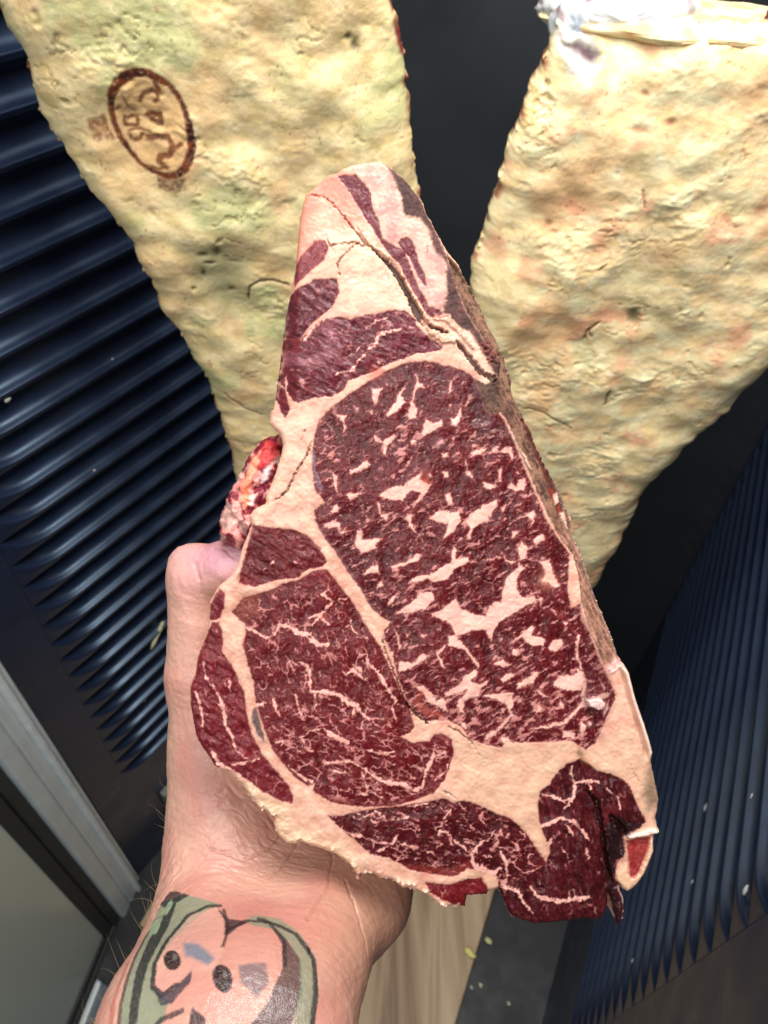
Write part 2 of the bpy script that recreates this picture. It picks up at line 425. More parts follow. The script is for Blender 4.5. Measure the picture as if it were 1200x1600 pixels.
# ------------------------------------------------------------------ wooden board on the cabinet floor
def on_floor(px, py, z):
    r = ray(px, py); return CAM + r * (z / r[2])
def wood_mat():
    m, nt, b = new_mat('streaked_wood')
    co = nd(nt, 'ShaderNodeTexCoord').outputs['Object']
    mp = nd(nt, 'ShaderNodeMapping'); mp.inputs['Rotation'].default_value = (0, 0, math.radians(24)); mp.inputs['Scale'].default_value = (26, 2.2, 20)
    nt.links.new(co, mp.inputs[0])
    n = nd(nt, 'ShaderNodeTexNoise', Scale=1.0, Detail=6.0, Roughness=0.62, Distortion=0.8); nt.links.new(mp.outputs[0], n.inputs['Vector'])
    r = nd(nt, 'ShaderNodeValToRGB'); e = r.color_ramp.elements
    e[0].position = 0.32; e[0].color = (*lin(124, 94, 64), 1); e[1].position = 0.66; e[1].color = (*lin(200, 174, 140), 1)
    k = r.color_ramp.elements.new(0.48); k.color = (*lin(168, 138, 104), 1)
    nt.links.new(n.outputs['Fac'], r.inputs[0]); nt.links.new(r.outputs[0], b.inputs['Base Color'])
    b.inputs['Roughness'].default_value = 0.5
    bp = nd(nt, 'ShaderNodeBump', Strength=0.3, Distance=0.001); nt.links.new(n.outputs['Fac'], bp.inputs['Height']); nt.links.new(bp.outputs[0], b.inputs['Normal'])
    return m
zt = FLOOR + 0.035
e0, e1 = on_floor(771, 1400, zt), on_floor(712, 1600, zt)
ed = (e0 - e1) / np.linalg.norm(e0 - e1); es = np.cross(UP, ed)          # along the edge, and to the left of it
wood = wood_mat()
board = thing('wooden_board', 'pale brown streaked wooden board lying below the hand on the cabinet floor', 'board', tuple(e1 + es * 0.3 - UP * 0.02))
def plank(i, s0, s1):
    c = e1 + ed * 0.235 + es * (s0 + s1) / 2 - UP * 0.0165
    me = box_mesh('plank', c - np.array(board.location), (ed, es, UP), (0.31, (s1 - s0) / 2 - 0.0006, 0.016), 0.002)
    link('plank', me, board, wood)
for i, (a, b) in enumerate(((0.0, 0.150), (0.151, 0.24), (0.241, 0.33), (0.331, 0.42), (0.421, 0.51))): plank(i, a, b)
# ================================================================== the two hanging beef pieces
m_fat = meat_mat('aged_beef_fat', 0.42, 0.62, 900, 0.12, [(300, 5, 0.42, 0.0011), (1000, 3, 0.28, 0.0004)], spec=0.45, lo=0.90, hi=1.08)
def beef(name, label, poly, pivot, d0, yaw, lean, thick, paint, step=0.00105, seed=0, group=None):
    """poly: traced outline laid on an upright plane through pivot (px,py,depth d0); the slab bulges to the front"""
    p0 = at(pivot[0], pivot[1], d0)
    side = np.array([math.cos(math.radians(yaw)), math.sin(math.radians(yaw)), 0.0])
    up = np.array([0, 0, 1.0]) * math.cos(math.radians(lean)) + np.cross(UP, side) * -math.sin(math.radians(lean))
    nrm = np.cross(side, up); nrm = nrm if nrm @ (CAM - p0) > 0 else -nrm
    def uv(pts):
        out = []
        for x, y in pts:
            r = ray(x, y); P = CAM + r * (((p0 - CAM) @ nrm) / (r @ nrm)); out.append(((P - p0) @ side, (P - p0) @ up))
        return np.array(out)
    P = dense(uv(poly), 0.002, 0.0042, 0.012, seed)
    V, Q, loop = grid_fill(P, step)
    x, y = V[:, 0], V[:, 1]
    d = dist_rim(V, P[::3], 0.05)
    mm = 1000.0
    wx = x + 0.004 * fbm(x * 60, y * 60, 3, seed + 5); wy = y + 0.004 * fbm(x * 60 + 9, y * 60, 3, seed + 6)
    f1, f2, idv = worley(wx * 85, wy * 120, seed + 1)
    g1, g2, idg = worley(wx * 210 + 3, wy * 260, seed + 2)
    h1, h2, _ = worley(wx * 120 + 0.5 * fbm(x * 150, y * 150, 2, seed + 17), wy * 170, seed + 19)
    big = fbm(x * 14, y * 14, 3, seed + 3)
    med = fbm(wx * 55, wy * 75, 4, seed + 4)
    fine = fbm(x * 330, y * 330, 3, seed + 8)
    area_m = sstep(-0.04, 0.42, fbm(x * 16 + 5, y * 16, 3, seed + 9))           # where it is lumpy, where smooth
    creas = np.exp(-((fbm(wx * 38 + 2, wy * 60, 3, seed + 12)) / 0.022) ** 2) * sstep(0.1, 0.4, fbm(x * 20 - 3, y * 20, 2, seed + 13))
    pits = sstep(0.46, 0.70, fbm(wx * 48 + 7, wy * 48, 3, seed + 14))
    flake = np.abs(fbm(wx * 45 + 3, wy * 80, 4, seed + 15, 0.55)); soft = fbm(x * 34, y * 40, 3, seed + 16)
    z = 0.010 * big + 0.0013 * soft + 0.0006 * med + (0.0005 * (0.55 - f1) + 0.0005 * (0.5 - g1) + 0.0026 * (0.25 - flake)) * area_m + 0.00022 * fine + (0.0006 * sstep(0.0, 0.5, h2 - h1) * sstep(0.05, 0.4, fbm(x * 45 + 8, y * 45, 2, seed + 21)) - 0.0006 * np.abs(fbm(wx * 150, wy * 190, 3, seed + 18))) * (0.25 + area_m) - 0.0012 * creas - 0.0028 * pits
    rim = np.clip(d / 0.035, 0, 1); z += 0.022 * (np.sqrt(1 - (1 - rim) ** 2) - 1)
    fea = dict(x=x, y=y, d=d, big=big, med=med, fine=fine, f1=f1, g1=g1, idv=idv, creas=creas, pits=pits, area=area_m, uv=uv, seed=seed, wx=wx, wy=wy)
    col, dz = paint(fea); z = z + dz
    n = len(V); VV = np.stack([x, y, z], 1)
    # sides and back
    L = len(loop); rings = []; cols = []
    c0 = P.mean(0); base = VV[loop]
    for k, (t, s) in enumerate(((0.12, 0.0), (0.35, -0.02), (0.65, -0.06), (0.9, -0.16), (1.0, -0.30))):
        r = base.copy(); r[:, :2] += (c0 - r[:, :2]) * (-s) * np.array([1.0, 0.35])
        r[:, 2] = base[:, 2] * (1 - t) - thick * t
        r[:, :2] += 0.0012 * np.stack([fbm(r[:, 0] * 160 + k, r[:, 1] * 160, 2, k), fbm(r[:, 0] * 160, r[:, 1] * 160 + k, 2, k + 3)], 1)
        rings.append(r)
        q = fbm(r[:, 0] * 60 + k * 3, r[:, 1] * 60, 3, seed + 30 + k)
        cc = mix(np.tile(lin(190, 165, 120), (L, 1)), lin(96, 34, 34), sstep(-0.05, 0.2, q + 0.1 * k - 0.1)); cols.append(np.c_[cc, np.full(L, 0.5)])
    allV = np.concatenate([VV] + rings); W_ = p0 + allV[:, :1] * side + allV[:, 1:2] * up + allV[:, 2:] * nrm
    Fq = [Q]
    prev = loop
    for k in range(len(rings)):
        cur = n + k * L + np.arange(L)
        Fq.append(np.stack([prev, cur, np.roll(cur, -1), np.roll(prev, -1)], 1)); prev = cur
    Fq = np.concatenate(Fq)
    if np.dot(np.cross(side, up), nrm) < 0: Fq = Fq[:, ::-1]
    t = tessellate_polygon([[Vector((v[0], v[1], 0)) for v in rings[-1]]])
    Ft = np.array([(prev[a], prev[b], prev[c]) for a, b, c in t])
    F = [tuple(q) for q in Ft]
    colA = np.concatenate([col] + cols)
    root = thing(name, label, 'beef', tuple(p0), group)
    me = mesh('fat_cover', W_ - p0, Fq, colA)
    link('fat_cover', me, root, m_fat)
    back = rings[-1]; bw = back[:, :1] * side + back[:, 1:2] * up + back[:, 2:] * nrm
    link('inner_side', mesh('inner_side', bw, t, cols[-1]), root, m_fat)
    def place(px, py, lift=0.0):
        q = uv([(px, py)])[0]; k = ((V - q) ** 2).sum(1).argmin(); return VV[k, 2] * nrm + q[0] * side + q[1] * up + nrm * lift
    return root, place, (side, up, nrm)

def fat_paint(f, peach, green, bright):
    x, y, s = f['x'], f['y'], f['seed']
    c = np.tile(lin(240, 218, 174), (len(x), 1))
    c = mix(c, lin(246, 232, 190), sstep(0.0, 0.3, f['med']) * 0.6)
    c = mix(c, lin(222, 198, 136), sstep(0.0, 0.35, -f['med']) * 0.5)
    gq = sstep(0.02, 0.34, fbm(x * 19 + 3, y * 15, 3, s + 40)) * green
    c = mix(c, lin(200, 204, 154), gq * 0.85)
    pq = sstep(0.0, 0.34, fbm(x * 13 - 4, y * 11 + 2, 3, s + 41)) * peach
    c = mix(c, lin(240, 194, 146), pq * 0.85)
    c = mix(c, lin(226, 158, 128), sstep(0.16, 0.48, fbm(x * 26 + 8, y * 26, 3, s + 42)) * 0.62 * peach)
    c = mix(c, lin(244, 232, 190), sstep(0.5, 0.2, f['f1']) * 0.25 * f['area']); c = mix(c, lin(200, 172, 122), sstep(0.12, 0.45, fbm(x * 120 + 3, y * 100, 4, s + 48)) * 0.30); c = mix(c, lin(250, 236, 204), sstep(0.15, 0.45, fbm(x * 75 + 9, y * 110, 4, s + 49)) * 0.5)
    c = mix(c, lin(170, 148, 90), f['creas'] * 0.55)
    c = mix(c, lin(150, 140, 92), f['pits'] * 0.6)
    c = mix(c, lin(196, 172, 116), sstep(0.72, 0.98, f['g1']) * 0.2)
    red = sstep(0.60, 0.72, fbm(f['wx'] * 95 + 1, f['wy'] * 80, 2, s + 44))
    c = mix(c, lin(170, 92, 72), red * 0.5)
    c = mix(c, lin(150, 70, 58), sstep(0.005, 0.0, f['d']) * sstep(0.1, 0.35, fbm(x * 70, y * 70, 2, s + 45)) * 0.9)
    dots = sstep(0.84, 0.9, 1 - worley(x * 150, y * 150, s + 46)[0]) * sstep(0.1, 0.5, fbm(x * 40, y * 40, 2, s + 47))
    c = mix(c, lin(110, 84, 50), dots * 0.6)
    a = np.clip(0.75 - 0.5 * f['area'] * (f['fine'] > 0.15), 0, 1)
    return c, a
def paint_left(f):
    c, a = fat_paint(f, 0.55, 1.0, 0); c = c * np.array([0.92, 0.88, 0.76])
    x, y = f['x'], f['y']; uv = f['uv']
    px1 = np.linalg.norm(uv([(236, 197)])[0] - uv([(246, 197)])[0]) / 10                     # metres per traced pixel here
    X = x + px1 * 2.2 * fbm(x * 260, y * 260, 3, 71); Y = y + px1 * 2.2 * fbm(x * 260 + 4, y * 260, 3, 72)
    ink = np.zeros(len(x))
    k = 4.8
    def tl(pts): return uv([(100 + p / k, 80 + q / k) for p, q in pts])
    ring = [(600, 160), (690, 200), (780, 260), (850, 340), (905, 450), (940, 560), (955, 660), (955, 760), (920, 860), (850, 930), (760, 950), (660, 920), (560, 860), (480, 770), (410, 660), (365, 560), (345, 450), (350, 340), (390, 250), (460, 190), (530, 160), (600, 160)]
    rw = [60, 58, 50, 44, 42, 56, 68, 70, 70, 58, 54, 44, 40, 44, 46, 44, 48, 58, 70, 76, 70, 60]
    ink = np.maximum(ink, sstep(2.0, -2.0, line_sdf(X, Y, tl(ring), [v / k * px1 for v in rw], 0.02) / px1))
    tabs = [[(165, 535), (300, 490), (330, 600), (380, 680), (330, 690), (230, 700), (190, 640)], [(690, 930), (800, 960), (910, 960), (915, 1040), (830, 1080), (700, 1050)]]
    for t in tabs: ink = np.maximum(ink, 0.85 * sstep(3, -3, poly_sdf(X, Y, tl(t)) / px1) * np.clip(0.75 + 0.9 * fbm(x * 300, y * 300, 2, 73), 0.25, 1))
    glyph = [([(565, 390), (580, 340), (620, 315), (660, 300), (690, 325), (700, 375), (675, 392)], 30), ([(440, 510), (470, 530), (500, 510), (540, 505), (545, 580), (450, 580), (440, 510)], 24),
             ([(615, 500), (650, 485), (715, 500), (722, 560), (690, 555), (650, 530)], 40), ([(480, 650), (500, 690), (555, 690), (580, 640)], 26),
             ([(620, 665), (700, 655), (775, 655), (812, 720), (790, 790), (720, 800), (705, 850), (760, 880)], 44), ([(385, 445), (410, 440)], 26), ([(800, 760), (850, 720), (880, 700)], 30),
             ([(560, 860), (620, 880), (700, 900), (780, 880)], 20), ([(680, 240), (700, 300)], 40), ([(480, 620), (560, 600), (640, 620)], 14), ([(430, 330), (470, 420), (520, 470)], 12)]
    for g, wd in glyph: ink = np.maximum(ink, 0.9 * sstep(2.0, -1.6, line_sdf(X, Y, tl(g), wd / k * px1, 0.012) / px1))
    disc = sstep(4, -8, poly_sdf(x, y, tl(ring[:-1]), 0.03) / px1)
    c = mix(c, lin(224, 178, 122), disc * 0.7)
    ink = ink * np.clip(1.1 + 0.8 * fbm(x * 420, y * 420, 3, 75), 0.65, 1)
    c = mix(c, mix(np.tile(lin(122, 58, 24), (len(x), 1)), lin(70, 22, 16), sstep(-0.2, 0.4, fbm(x * 90, y * 90, 2, 76))), ink)
    dz = -0.0004 * ink
    # dark grey-green hollow and the thin red crack lower down
    hol = sstep(0.020, -0.010, poly_sdf(X, Y, uv([(300, 395), (340, 385), (380, 410), (372, 450), (385, 478), (355, 490), (330, 455), (305, 430)])))
    c = mix(c, lin(150, 148, 108), hol * 0.75); dz -= 0.004 * hol
    spot = [(318, 398, 10, 5), (340, 395, 9, 12), (318, 430, 5, 10), (362, 458, 7, 5), (328, 412, 12, 3), (555, 72, 9, 14), (545, 60, 5, 6)]
    for sx, sy, rx, ry in spot:
        q = uv([(sx, sy)])[0]; e = ((X - q[0]) / (rx * px1)) ** 2 + ((Y - q[1]) / (ry * px1)) ** 2
        m = np.exp(-e * 1.5); c = mix(c, lin(70, 72, 48), m * 0.8); dz -= 0.0025 * m
    for ln, wd in (([(388, 472), (390, 450), (405, 441), (425, 440), (450, 446)], 3.2), ([(350, 620), (380, 640), (410, 650)], 3)):
        m = sstep(1.5, -1.0, line_sdf(X, Y, uv(ln), wd * px1, 0.01) / px1); c = mix(c, lin(92, 36, 26), m * 0.85); dz -= 0.0018 * m
    # the cut right edge: red lean under the fat
    e = uv([(612, -20), (625, 55), (637, 110), (650, 210)]); m = sstep(3, -1, line_sdf(X, Y, e, [8 * px1, 9 * px1, 6 * px1, 1 * px1], 0.02) / px1)
    c = mix(c, lin(128, 50, 46), m * sstep(-0.3, 0.2, fbm(x * 90, y * 90, 2, 79)))
    return np.c_[c, a], dz
def paint_right(f):
    c, a = fat_paint(f, 1.0, 0.45, 0); c = np.clip(c * np.array([1.16, 1.07, 1.0]), 0, 0.94)
    x, y = f['x'], f['y']; uv = f['uv']
    px1 = np.linalg.norm(uv([(1000, 300)])[0] - uv([(1010, 300)])[0]) / 10
    X = x + px1 * 3 * fbm(x * 200, y * 200, 3, 81); Y = y + px1 * 3 * fbm(x * 200 + 4, y * 200, 3, 82); dz = np.zeros(len(x))
    for poly_, colr, amt, dep in (([(866, 72), (880, 40), (905, 55), (935, 75), (942, 95), (930, 112), (905, 100), (885, 88)], lin(186, 186, 184), 0.8, 0.004),
                                  ([(886, 82), (905, 76), (925, 88), (938, 100), (928, 110), (910, 100)], lin(84, 52, 62), 0.95, 0.003),
                                  ([(885, 90), (905, 100), (925, 115), (910, 128), (888, 118)], lin(236, 236, 236), 0.7, -0.001),
                                  ([(890, 540), (915, 535), (930, 560), (925, 580), (900, 570)], lin(190, 196, 150), 0.4, 0.002),
                                  ([(985, 490), (998, 488), (996, 508), (984, 506)], lin(120, 118, 80), 0.9, 0.003)):
        m = sstep(9, -6, poly_sdf(X, Y, uv(poly_)) / px1); c = mix(c, colr, m * amt); dz -= dep * m
    for sx, sy, rx, ry, cr in ((1048, 192, 12, 6, (150, 54, 44)), (858, 354, 7, 6, (150, 66, 40)), (868, 365, 9, 4, (196, 110, 90)), (1010, 150, 6, 5, (176, 84, 60)), (1115, 72, 4, 4, (150, 40, 30)), (952, 618, 4, 12, (84, 84, 50)), (1000, 205, 25, 8, (206, 140, 100)),
                               (1190, 330, 18, 20, (205, 140, 104)), (930, 400, 40, 18, (224, 176, 132)), (1040, 395, 40, 40, (216, 170, 120))):
        q = uv([(sx, sy)])[0]; e = ((X - q[0]) / (rx * px1)) ** 2 + ((Y - q[1]) / (ry * px1)) ** 2
        m = np.exp(-e * 1.4); c = mix(c, lin(*cr), m * 0.75); dz -= 0.0012 * m
    for ln, wd, cr in (([(936, 506), (926, 514), (918, 520), (914, 534)], 5, (132, 62, 44)), ([(921, 518), (924, 530)], 4, (132, 62, 44)), ([(820, 640), (850, 645), (875, 658), (893, 672)], 2.5, (92, 84, 46)), ([(1005, 300), (1008, 325)], 2.5, (150, 90, 60)), ([(952, 610), (945, 632)], 5, (80, 80, 46)), ([(936, 420), (946, 414)], 3, (120, 80, 50))):
        m = sstep(1.5, -1.0, line_sdf(X, Y, uv(ln), wd * px1, 0.012) / px1); c = mix(c, lin(*cr), m * 0.85); dz -= 0.0014 * m
    rimq = sstep(0, 1, (uv([(1000, 70)])[0][1] - y) / (-30 * px1))
    c = mix(c, lin(240, 222, 176), rimq * 0.7)
    return np.c_[c, a], dz

LEFT = [(-90, -190), (-40, -40), (0, 62), (24, 92), (36, 132), (50, 182), (58, 205), (78, 232), (118, 290), (132, 312), (166, 346), (196, 392), (214, 424), (236, 470), (250, 508), (274, 534), (290, 566), (320, 610), (334, 650), (350, 690), (362, 745),
        (372, 790), (420, 800), (500, 700), (590, 540), (640, 420), (660, 330), (652, 270), (645, 200), (639, 110), (625, 55), (612, 0), (600, -190)]
RIGHT = [(872, 42), (866, 74), (826, 160), (796, 238), (776, 310), (755, 380), (735, 438), (738, 560), (780, 700), (830, 840), (880, 960), (920, 962), (937, 930), (950, 895), (969, 872), (987, 838), (1003, 810), (1012, 788), (1034, 763), (1062, 738), (1084, 710), (1115, 688), (1147, 663), (1175, 633), (1197, 613),
         (1260, 540), (1320, 400), (1350, 200), (1345, 30), (1200, 52), (1100, 45), (1010, 62), (950, 62), (905, 52)]
lb, lp, lax = beef('beef_rib_piece', 'hanging fat-covered beef piece on the left, marked with a brown oval ink stamp', LEFT, (300, 300), 0.505, 6, 0, 0.05, paint_left, seed=100, group='beef pieces hung in the cabinet')
rb, rp, rax = beef('beef_rib_piece', 'hanging fat-covered beef piece on the right, unstamped, with a bone end at its top corner', RIGHT, (1000, 300), 0.50, -4, 0, 0.09, paint_right, seed=200, group='beef pieces hung in the cabinet')
# the pale cut top and bone end of the right piece
def lump(name, centre, axes, rad, parent, colf, seed, amp=0.18, freq=2.2, res=(64, 40)):
    nu, nv = res; V = []; 
    u = np.linspace(0, 2 * np.pi, nu, endpoint=False); v = np.linspace(0.02, np.pi - 0.02, nv)
    U, Vv = np.meshgrid(u, v); S = np.stack([np.sin(Vv) * np.cos(U), np.sin(Vv) * np.sin(U), np.cos(Vv)], -1).reshape(-1, 3)
    S0 = S * np.array(rad) * 32; r = 1 + amp * n3(S0 * freq + seed, seed) + amp * 0.6 * n3(S0 * freq * 3.1 + seed, seed + 1) + amp * 0.4 * n3(S0 * freq * 8 + seed, seed + 2)
    P = S * r[:, None] * np.array(rad); Wd = P @ np.array(axes) + np.array(centre)
    Q = []
    for j in range(nv - 1):
        for i in range(nu): Q.append((j * nu + i, (j + 1) * nu + i, (j + 1) * nu + (i + 1) % nu, j * nu + (i + 1) % nu))
    top = tuple(range(nu)); bot = tuple(reversed(range((nv - 1) * nu, nv * nu)))
    me = mesh(name, Wd, Q + [top, bot], colf(S, P)); return link(name, me, parent, m_fat)
def white_col(S, P):
    q = n3(P * 110 + 5, 3); c = mix(np.tile(lin(206, 208, 206), (len(S), 1)), lin(168, 176, 184), sstep(-0.1, 0.3, q)); c = mix(c, lin(120, 70, 66), sstep(0.22, 0.5, n3(P * 70, 9)) * 0.7); return np.c_[c, np.full(len(S), 0.6)]
def cream_col(S, P):
    q = n3(P * 90 + 5, 3); c = mix(np.tile(lin(238, 218, 170), (len(S), 1)), lin(222, 180, 120), sstep(0.0, 0.4, q)); return np.c_[c, np.full(len(S), 0.6)]
rs, ru, rn = rax
lump('cut_top', rp(1110, 58) - rn * 0.040 + ru * -0.004, (rs, ru, rn), (0.098, 0.009, 0.045), rb, cream_col, 5, 0.05, 1.4, (96, 40))
lump('bone_end', rp(975, 58) - rn * 0.022 + ru * 0.004, (rs, ru, rn), (0.050, 0.019, 0.030), rb, white_col, 8, 0.08, 1.4, (80, 44))
lump('bone_end', rp(905, 62) - rn * 0.016 + ru * 0.002, (rs, ru, rn), (0.016, 0.016, 0.016), rb, white_col, 12, 0.12, 1.6, (56, 36))
# ================================================================== the steak
SD = 0.262; S_ = SD / F_PX
R_, U_, B_ = M[:, 0], M[:, 1], M[:, 2]
s0 = at(600, 800, SD)
def s2w(px, py, z): return np.stack([(np.asarray(px) - 600) * S_, -(np.asarray(py) - 800) * S_, np.asarray(z)], -1) @ np.array([R_, U_, B_])
OUT = [(477, 302), (495, 286), (507, 274), (527, 267), (545, 257), (570, 252), (592, 250), (605, 255), (632, 275), (642, 290), (660, 312), (666, 330), (682, 360), (700, 392), (717, 412), (724, 427), (736, 445), (750, 472), (765, 505), (780, 532), (792, 560), (800, 590), (803, 612), (816, 640), (832, 672), (845, 702),
       (860, 735), (875, 765), (885, 790), (894, 810), (896, 832), (910, 860), (925, 905), (937, 940), (950, 970), (965, 1010), (972, 1030), (983, 1052), (992, 1087), (1007, 1132), (1020, 1175), (1020, 1192), (1027, 1230), (1032, 1252), (1030, 1268), (1027, 1280), (1031, 1300), (1022, 1312), (1022, 1330), (1016, 1345), (1007, 1367), (993, 1385), (980, 1394), (968, 1386),
       (977, 1407), (976, 1432), (972, 1450), (966, 1450), (961, 1430), (956, 1408), (951, 1396), (952, 1415), (946, 1432), (939, 1442), (915, 1439), (900, 1440), (872, 1444), (857, 1445), (835, 1446), (817, 1441), (800, 1436), (795, 1427), (786, 1407), (781, 1393), (765, 1395), (762, 1402), (750, 1401), (731, 1402), (727, 1422), (720, 1417), (700, 1420), (685, 1415), (672, 1405), (660, 1397), (640, 1389), (630, 1391), (620, 1382), (610, 1375), (595, 1375), (575, 1365), (566, 1367),
       (560, 1380), (554, 1365), (545, 1352), (520, 1335), (507, 1330), (492, 1325), (470, 1317), (460, 1322), (447, 1320), (435, 1307), (427, 1292), (430, 1277), (420, 1272), (400, 1259), (387, 1242), (375, 1227), (355, 1208), (335, 1202), (326, 1187), (312, 1167), (304, 1150), (299, 1125), (295, 1100), (295, 1072), (304, 1052), (307, 1027), (319, 997), (325, 972), (325, 942), (340, 917), (360, 900), (369, 885), (377, 855), (387, 832),
       (392, 820), (387, 807), (397, 795), (415, 787), (414, 775), (427, 747), (437, 715), (441, 695), (437, 680), (420, 662), (422, 640), (427, 615), (431, 590), (435, 555), (440, 517), (444, 485), (452, 452), (461, 415), (467, 352), (472, 320)]
EYE = [(505, 781), (492, 765), (488, 735), (489, 700), (491, 680), (499, 657), (520, 635), (545, 617), (575, 597), (605, 580), (635, 567), (665, 564), (695, 571), (720, 577), (735, 585), (747, 600), (752, 617), (761, 643), (777, 642), (790, 660), (802, 690), (815, 720), (827, 750), (840, 780), (852, 810), (867, 835), (880, 852), (890, 866), (889, 892), (887, 920), (892, 950), (907, 945), (908, 970), (920, 987), (935, 1030), (950, 1060), (960, 1080), (961, 1092), (950, 1115), (940, 1140), (930, 1162), (917, 1172), (905, 1165), (890, 1157), (867, 1159), (835, 1160), (810, 1160), (790, 1158), (785, 1168), (760, 1164), (735, 1155), (722, 1137), (700, 1125), (665, 1127), (647, 1110), (635, 1092), (622, 1060), (615, 1030), (605, 1005), (598, 997), (600, 987), (610, 972), (597, 965), (580, 950), (565, 922), (542, 892), (525, 862), (507, 840), (494, 815), (491, 797), (507, 786)]
M2 = [(510, 890), (490, 892), (470, 905), (445, 912), (415, 925), (380, 935), (362, 958), (382, 975), (385, 992), (379, 1007), (387, 1037), (396, 1067), (400, 1100), (412, 1135), (425, 1170), (445, 1197), (460, 1215), (480, 1230), (492, 1225), (490, 1237), (505, 1247), (515, 1252), (540, 1259), (570, 1262), (615, 1260), (647, 1252), (677, 1240), (697, 1215), (709, 1180), (706, 1155), (690, 1146), (677, 1150), (672, 1157), (645, 1162), (625, 1152), (642, 1145), (647, 1135), (640, 1107), (625, 1080), (610, 1045), (592, 1007), (567, 972), (550, 940), (530, 915), (514, 893)]
M3 = [(394, 820), (420, 824), (455, 827), (480, 837), (500, 857), (511, 877), (505, 885), (480, 890), (467, 902), (440, 905), (420, 910), (397, 917), (375, 912), (374, 900), (380, 877), (387, 850)]
M4 = [(330, 974), (342, 972), (347, 987), (347, 1020), (362, 1040), (370, 1060), (382, 1085), (386, 1115), (392, 1145), (412, 1182), (432, 1205), (452, 1232), (459, 1245), (455, 1257), (435, 1250), (410, 1237), (390, 1222), (370, 1210), (350, 1200), (334, 1198), (327, 1185), (313, 1165), (303, 1150), (297, 1110), (297, 1075), (306, 1050), (309, 1025), (322, 992)]
M4b = [(326, 970), (328, 945), (342, 920), (352, 928), (350, 948), (342, 968)]
M5 = [(511, 1274), (537, 1275), (570, 1267), (600, 1263), (640, 1258), (675, 1252), (697, 1248), (707, 1255), (725, 1252), (750, 1259), (770, 1270), (797, 1278), (820, 1300), (835, 1322), (850, 1342), (858, 1356), (850, 1392), (800, 1392), (781, 1388), (777, 1370), (765, 1367), (750, 1360), (730, 1357), (707, 1370), (675, 1367), (642, 1360), (625, 1350), (607, 1340), (580, 1335), (550, 1310), (530, 1292)]
M5b = [(665, 1380), (700, 1383), (730, 1373), (752, 1372), (760, 1385), (764, 1402), (731, 1404), (727, 1424), (718, 1418), (690, 1406), (672, 1396)]
M6 = [(906, 1186), (885, 1195), (867, 1212), (860, 1225), (845, 1237), (840, 1257), (845, 1290), (852, 1310), (860, 1325), (853, 1352), (800, 1382), (778, 1390), (786, 1410), (795, 1430), (817, 1445), (857, 1450), (915, 1443), (940, 1446), (955, 1420), (958, 1412), (964, 1454), (974, 1454), (980, 1430), (978, 1400), (962, 1366), (966, 1350), (977, 1332), (975, 1310), (985, 1304), (1000, 1295), (1010, 1282), (1000, 1267), (992, 1250), (985, 1230), (972, 1217), (955, 1210), (932, 1205), (920, 1195)]
M7 = [(980, 1315), (1017, 1307), (1012, 1330), (995, 1370), (985, 1372), (982, 1345)]
M8 = [(438, 520), (470, 530), (488, 512), (505, 500), (527, 496), (547, 498), (575, 492), (612, 485), (632, 487), (650, 500), (650, 510), (675, 532), (692, 542), (687, 548), (650, 553), (612, 566), (585, 580), (565, 587), (542, 596), (537, 610), (517, 619), (485, 622), (465, 630), (450, 622), (445, 605), (428, 592)]
M8l = [(428, 596), (443, 606), (449, 626), (452, 640), (446, 655), (437, 640), (427, 618)]
M8b = [(472, 447), (492, 438), (527, 435), (530, 457), (517, 482), (487, 505), (468, 530), (438, 524), (443, 490), (452, 458)]
M8c = [(492, 377), (507, 376), (514, 387), (507, 405), (490, 420), (470, 437), (459, 448), (460, 415), (477, 395)]
MT1 = [(527, 275), (555, 272), (570, 287), (580, 302), (582, 325), (592, 347), (597, 372), (617, 385), (632, 390), (650, 440), (670, 478), (690, 487), (700, 495), (690, 500), (672, 496), (660, 482), (645, 455), (627, 420), (610, 400), (590, 370), (570, 340), (548, 302)]
MT2 = [(625, 372), (640, 370), (650, 390), (655, 410), (665, 430), (666, 450), (655, 435), (640, 402), (622, 382)]
BONE = [(548, 262), (566, 278), (576, 300), (582, 320), (590, 345), (598, 372), (617, 385), (637, 402), (655, 445), (672, 476), (690, 487), (697, 460), (698, 425), (690, 402), (678, 392), (668, 360), (655, 342), (632, 340), (626, 308), (614, 276), (598, 256), (570, 252)]
DARK1 = [(598, 250), (612, 274), (625, 305), (632, 338), (655, 340), (669, 358), (679, 394), (697, 410), (698, 455), (692, 487), (704, 503), (735, 520), (760, 560), (775, 590), (785, 585), (782, 560), (757, 530), (742, 507), (729, 485), (718, 457), (708, 430), (699, 400), (680, 355), (664, 325), (655, 305), (640, 284)]
FLK = []
a = lambda *p: FLK.append(T(480, 560, p))
a((400, 190), (470, 180), (450, 250), (420, 295), (405, 250)); a((630, 150), (590, 230), (620, 280), (560, 330), (500, 370), (490, 345), (540, 290), (570, 220))
a((680, 85), (700, 150), (735, 185), (700, 190), (680, 200), (660, 270), (690, 320), (685, 370), (630, 380), (625, 340), (650, 260), (660, 195), (685, 150), (670, 95))
a((940, 115), (910, 150), (900, 200), (880, 240), (885, 180), (890, 150)); a((1010, 220), (1050, 235), (1020, 260), (1000, 300), (980, 300), (1000, 260))
a((175, 350), (250, 355), (235, 400), (250, 440), (230, 460), (225, 400)); a((740, 375), (790, 405), (840, 380), (850, 430), (780, 460), (720, 500), (715, 460))
a((425, 475), (470, 520), (545, 470), (550, 500), (500, 560), (490, 610), (470, 590), (480, 530), (420, 520)); a((380, 630), (400, 665), (350, 700), (300, 715), (260, 730), (270, 700), (330, 675), (355, 640))
a((960, 305), (965, 360), (950, 410), (900, 425), (890, 380), (930, 370)); a((640, 520), (665, 500), (685, 520), (665, 550)); a((140, 690), (190, 740), (190, 800), (190, 860), (170, 800), (160, 730))
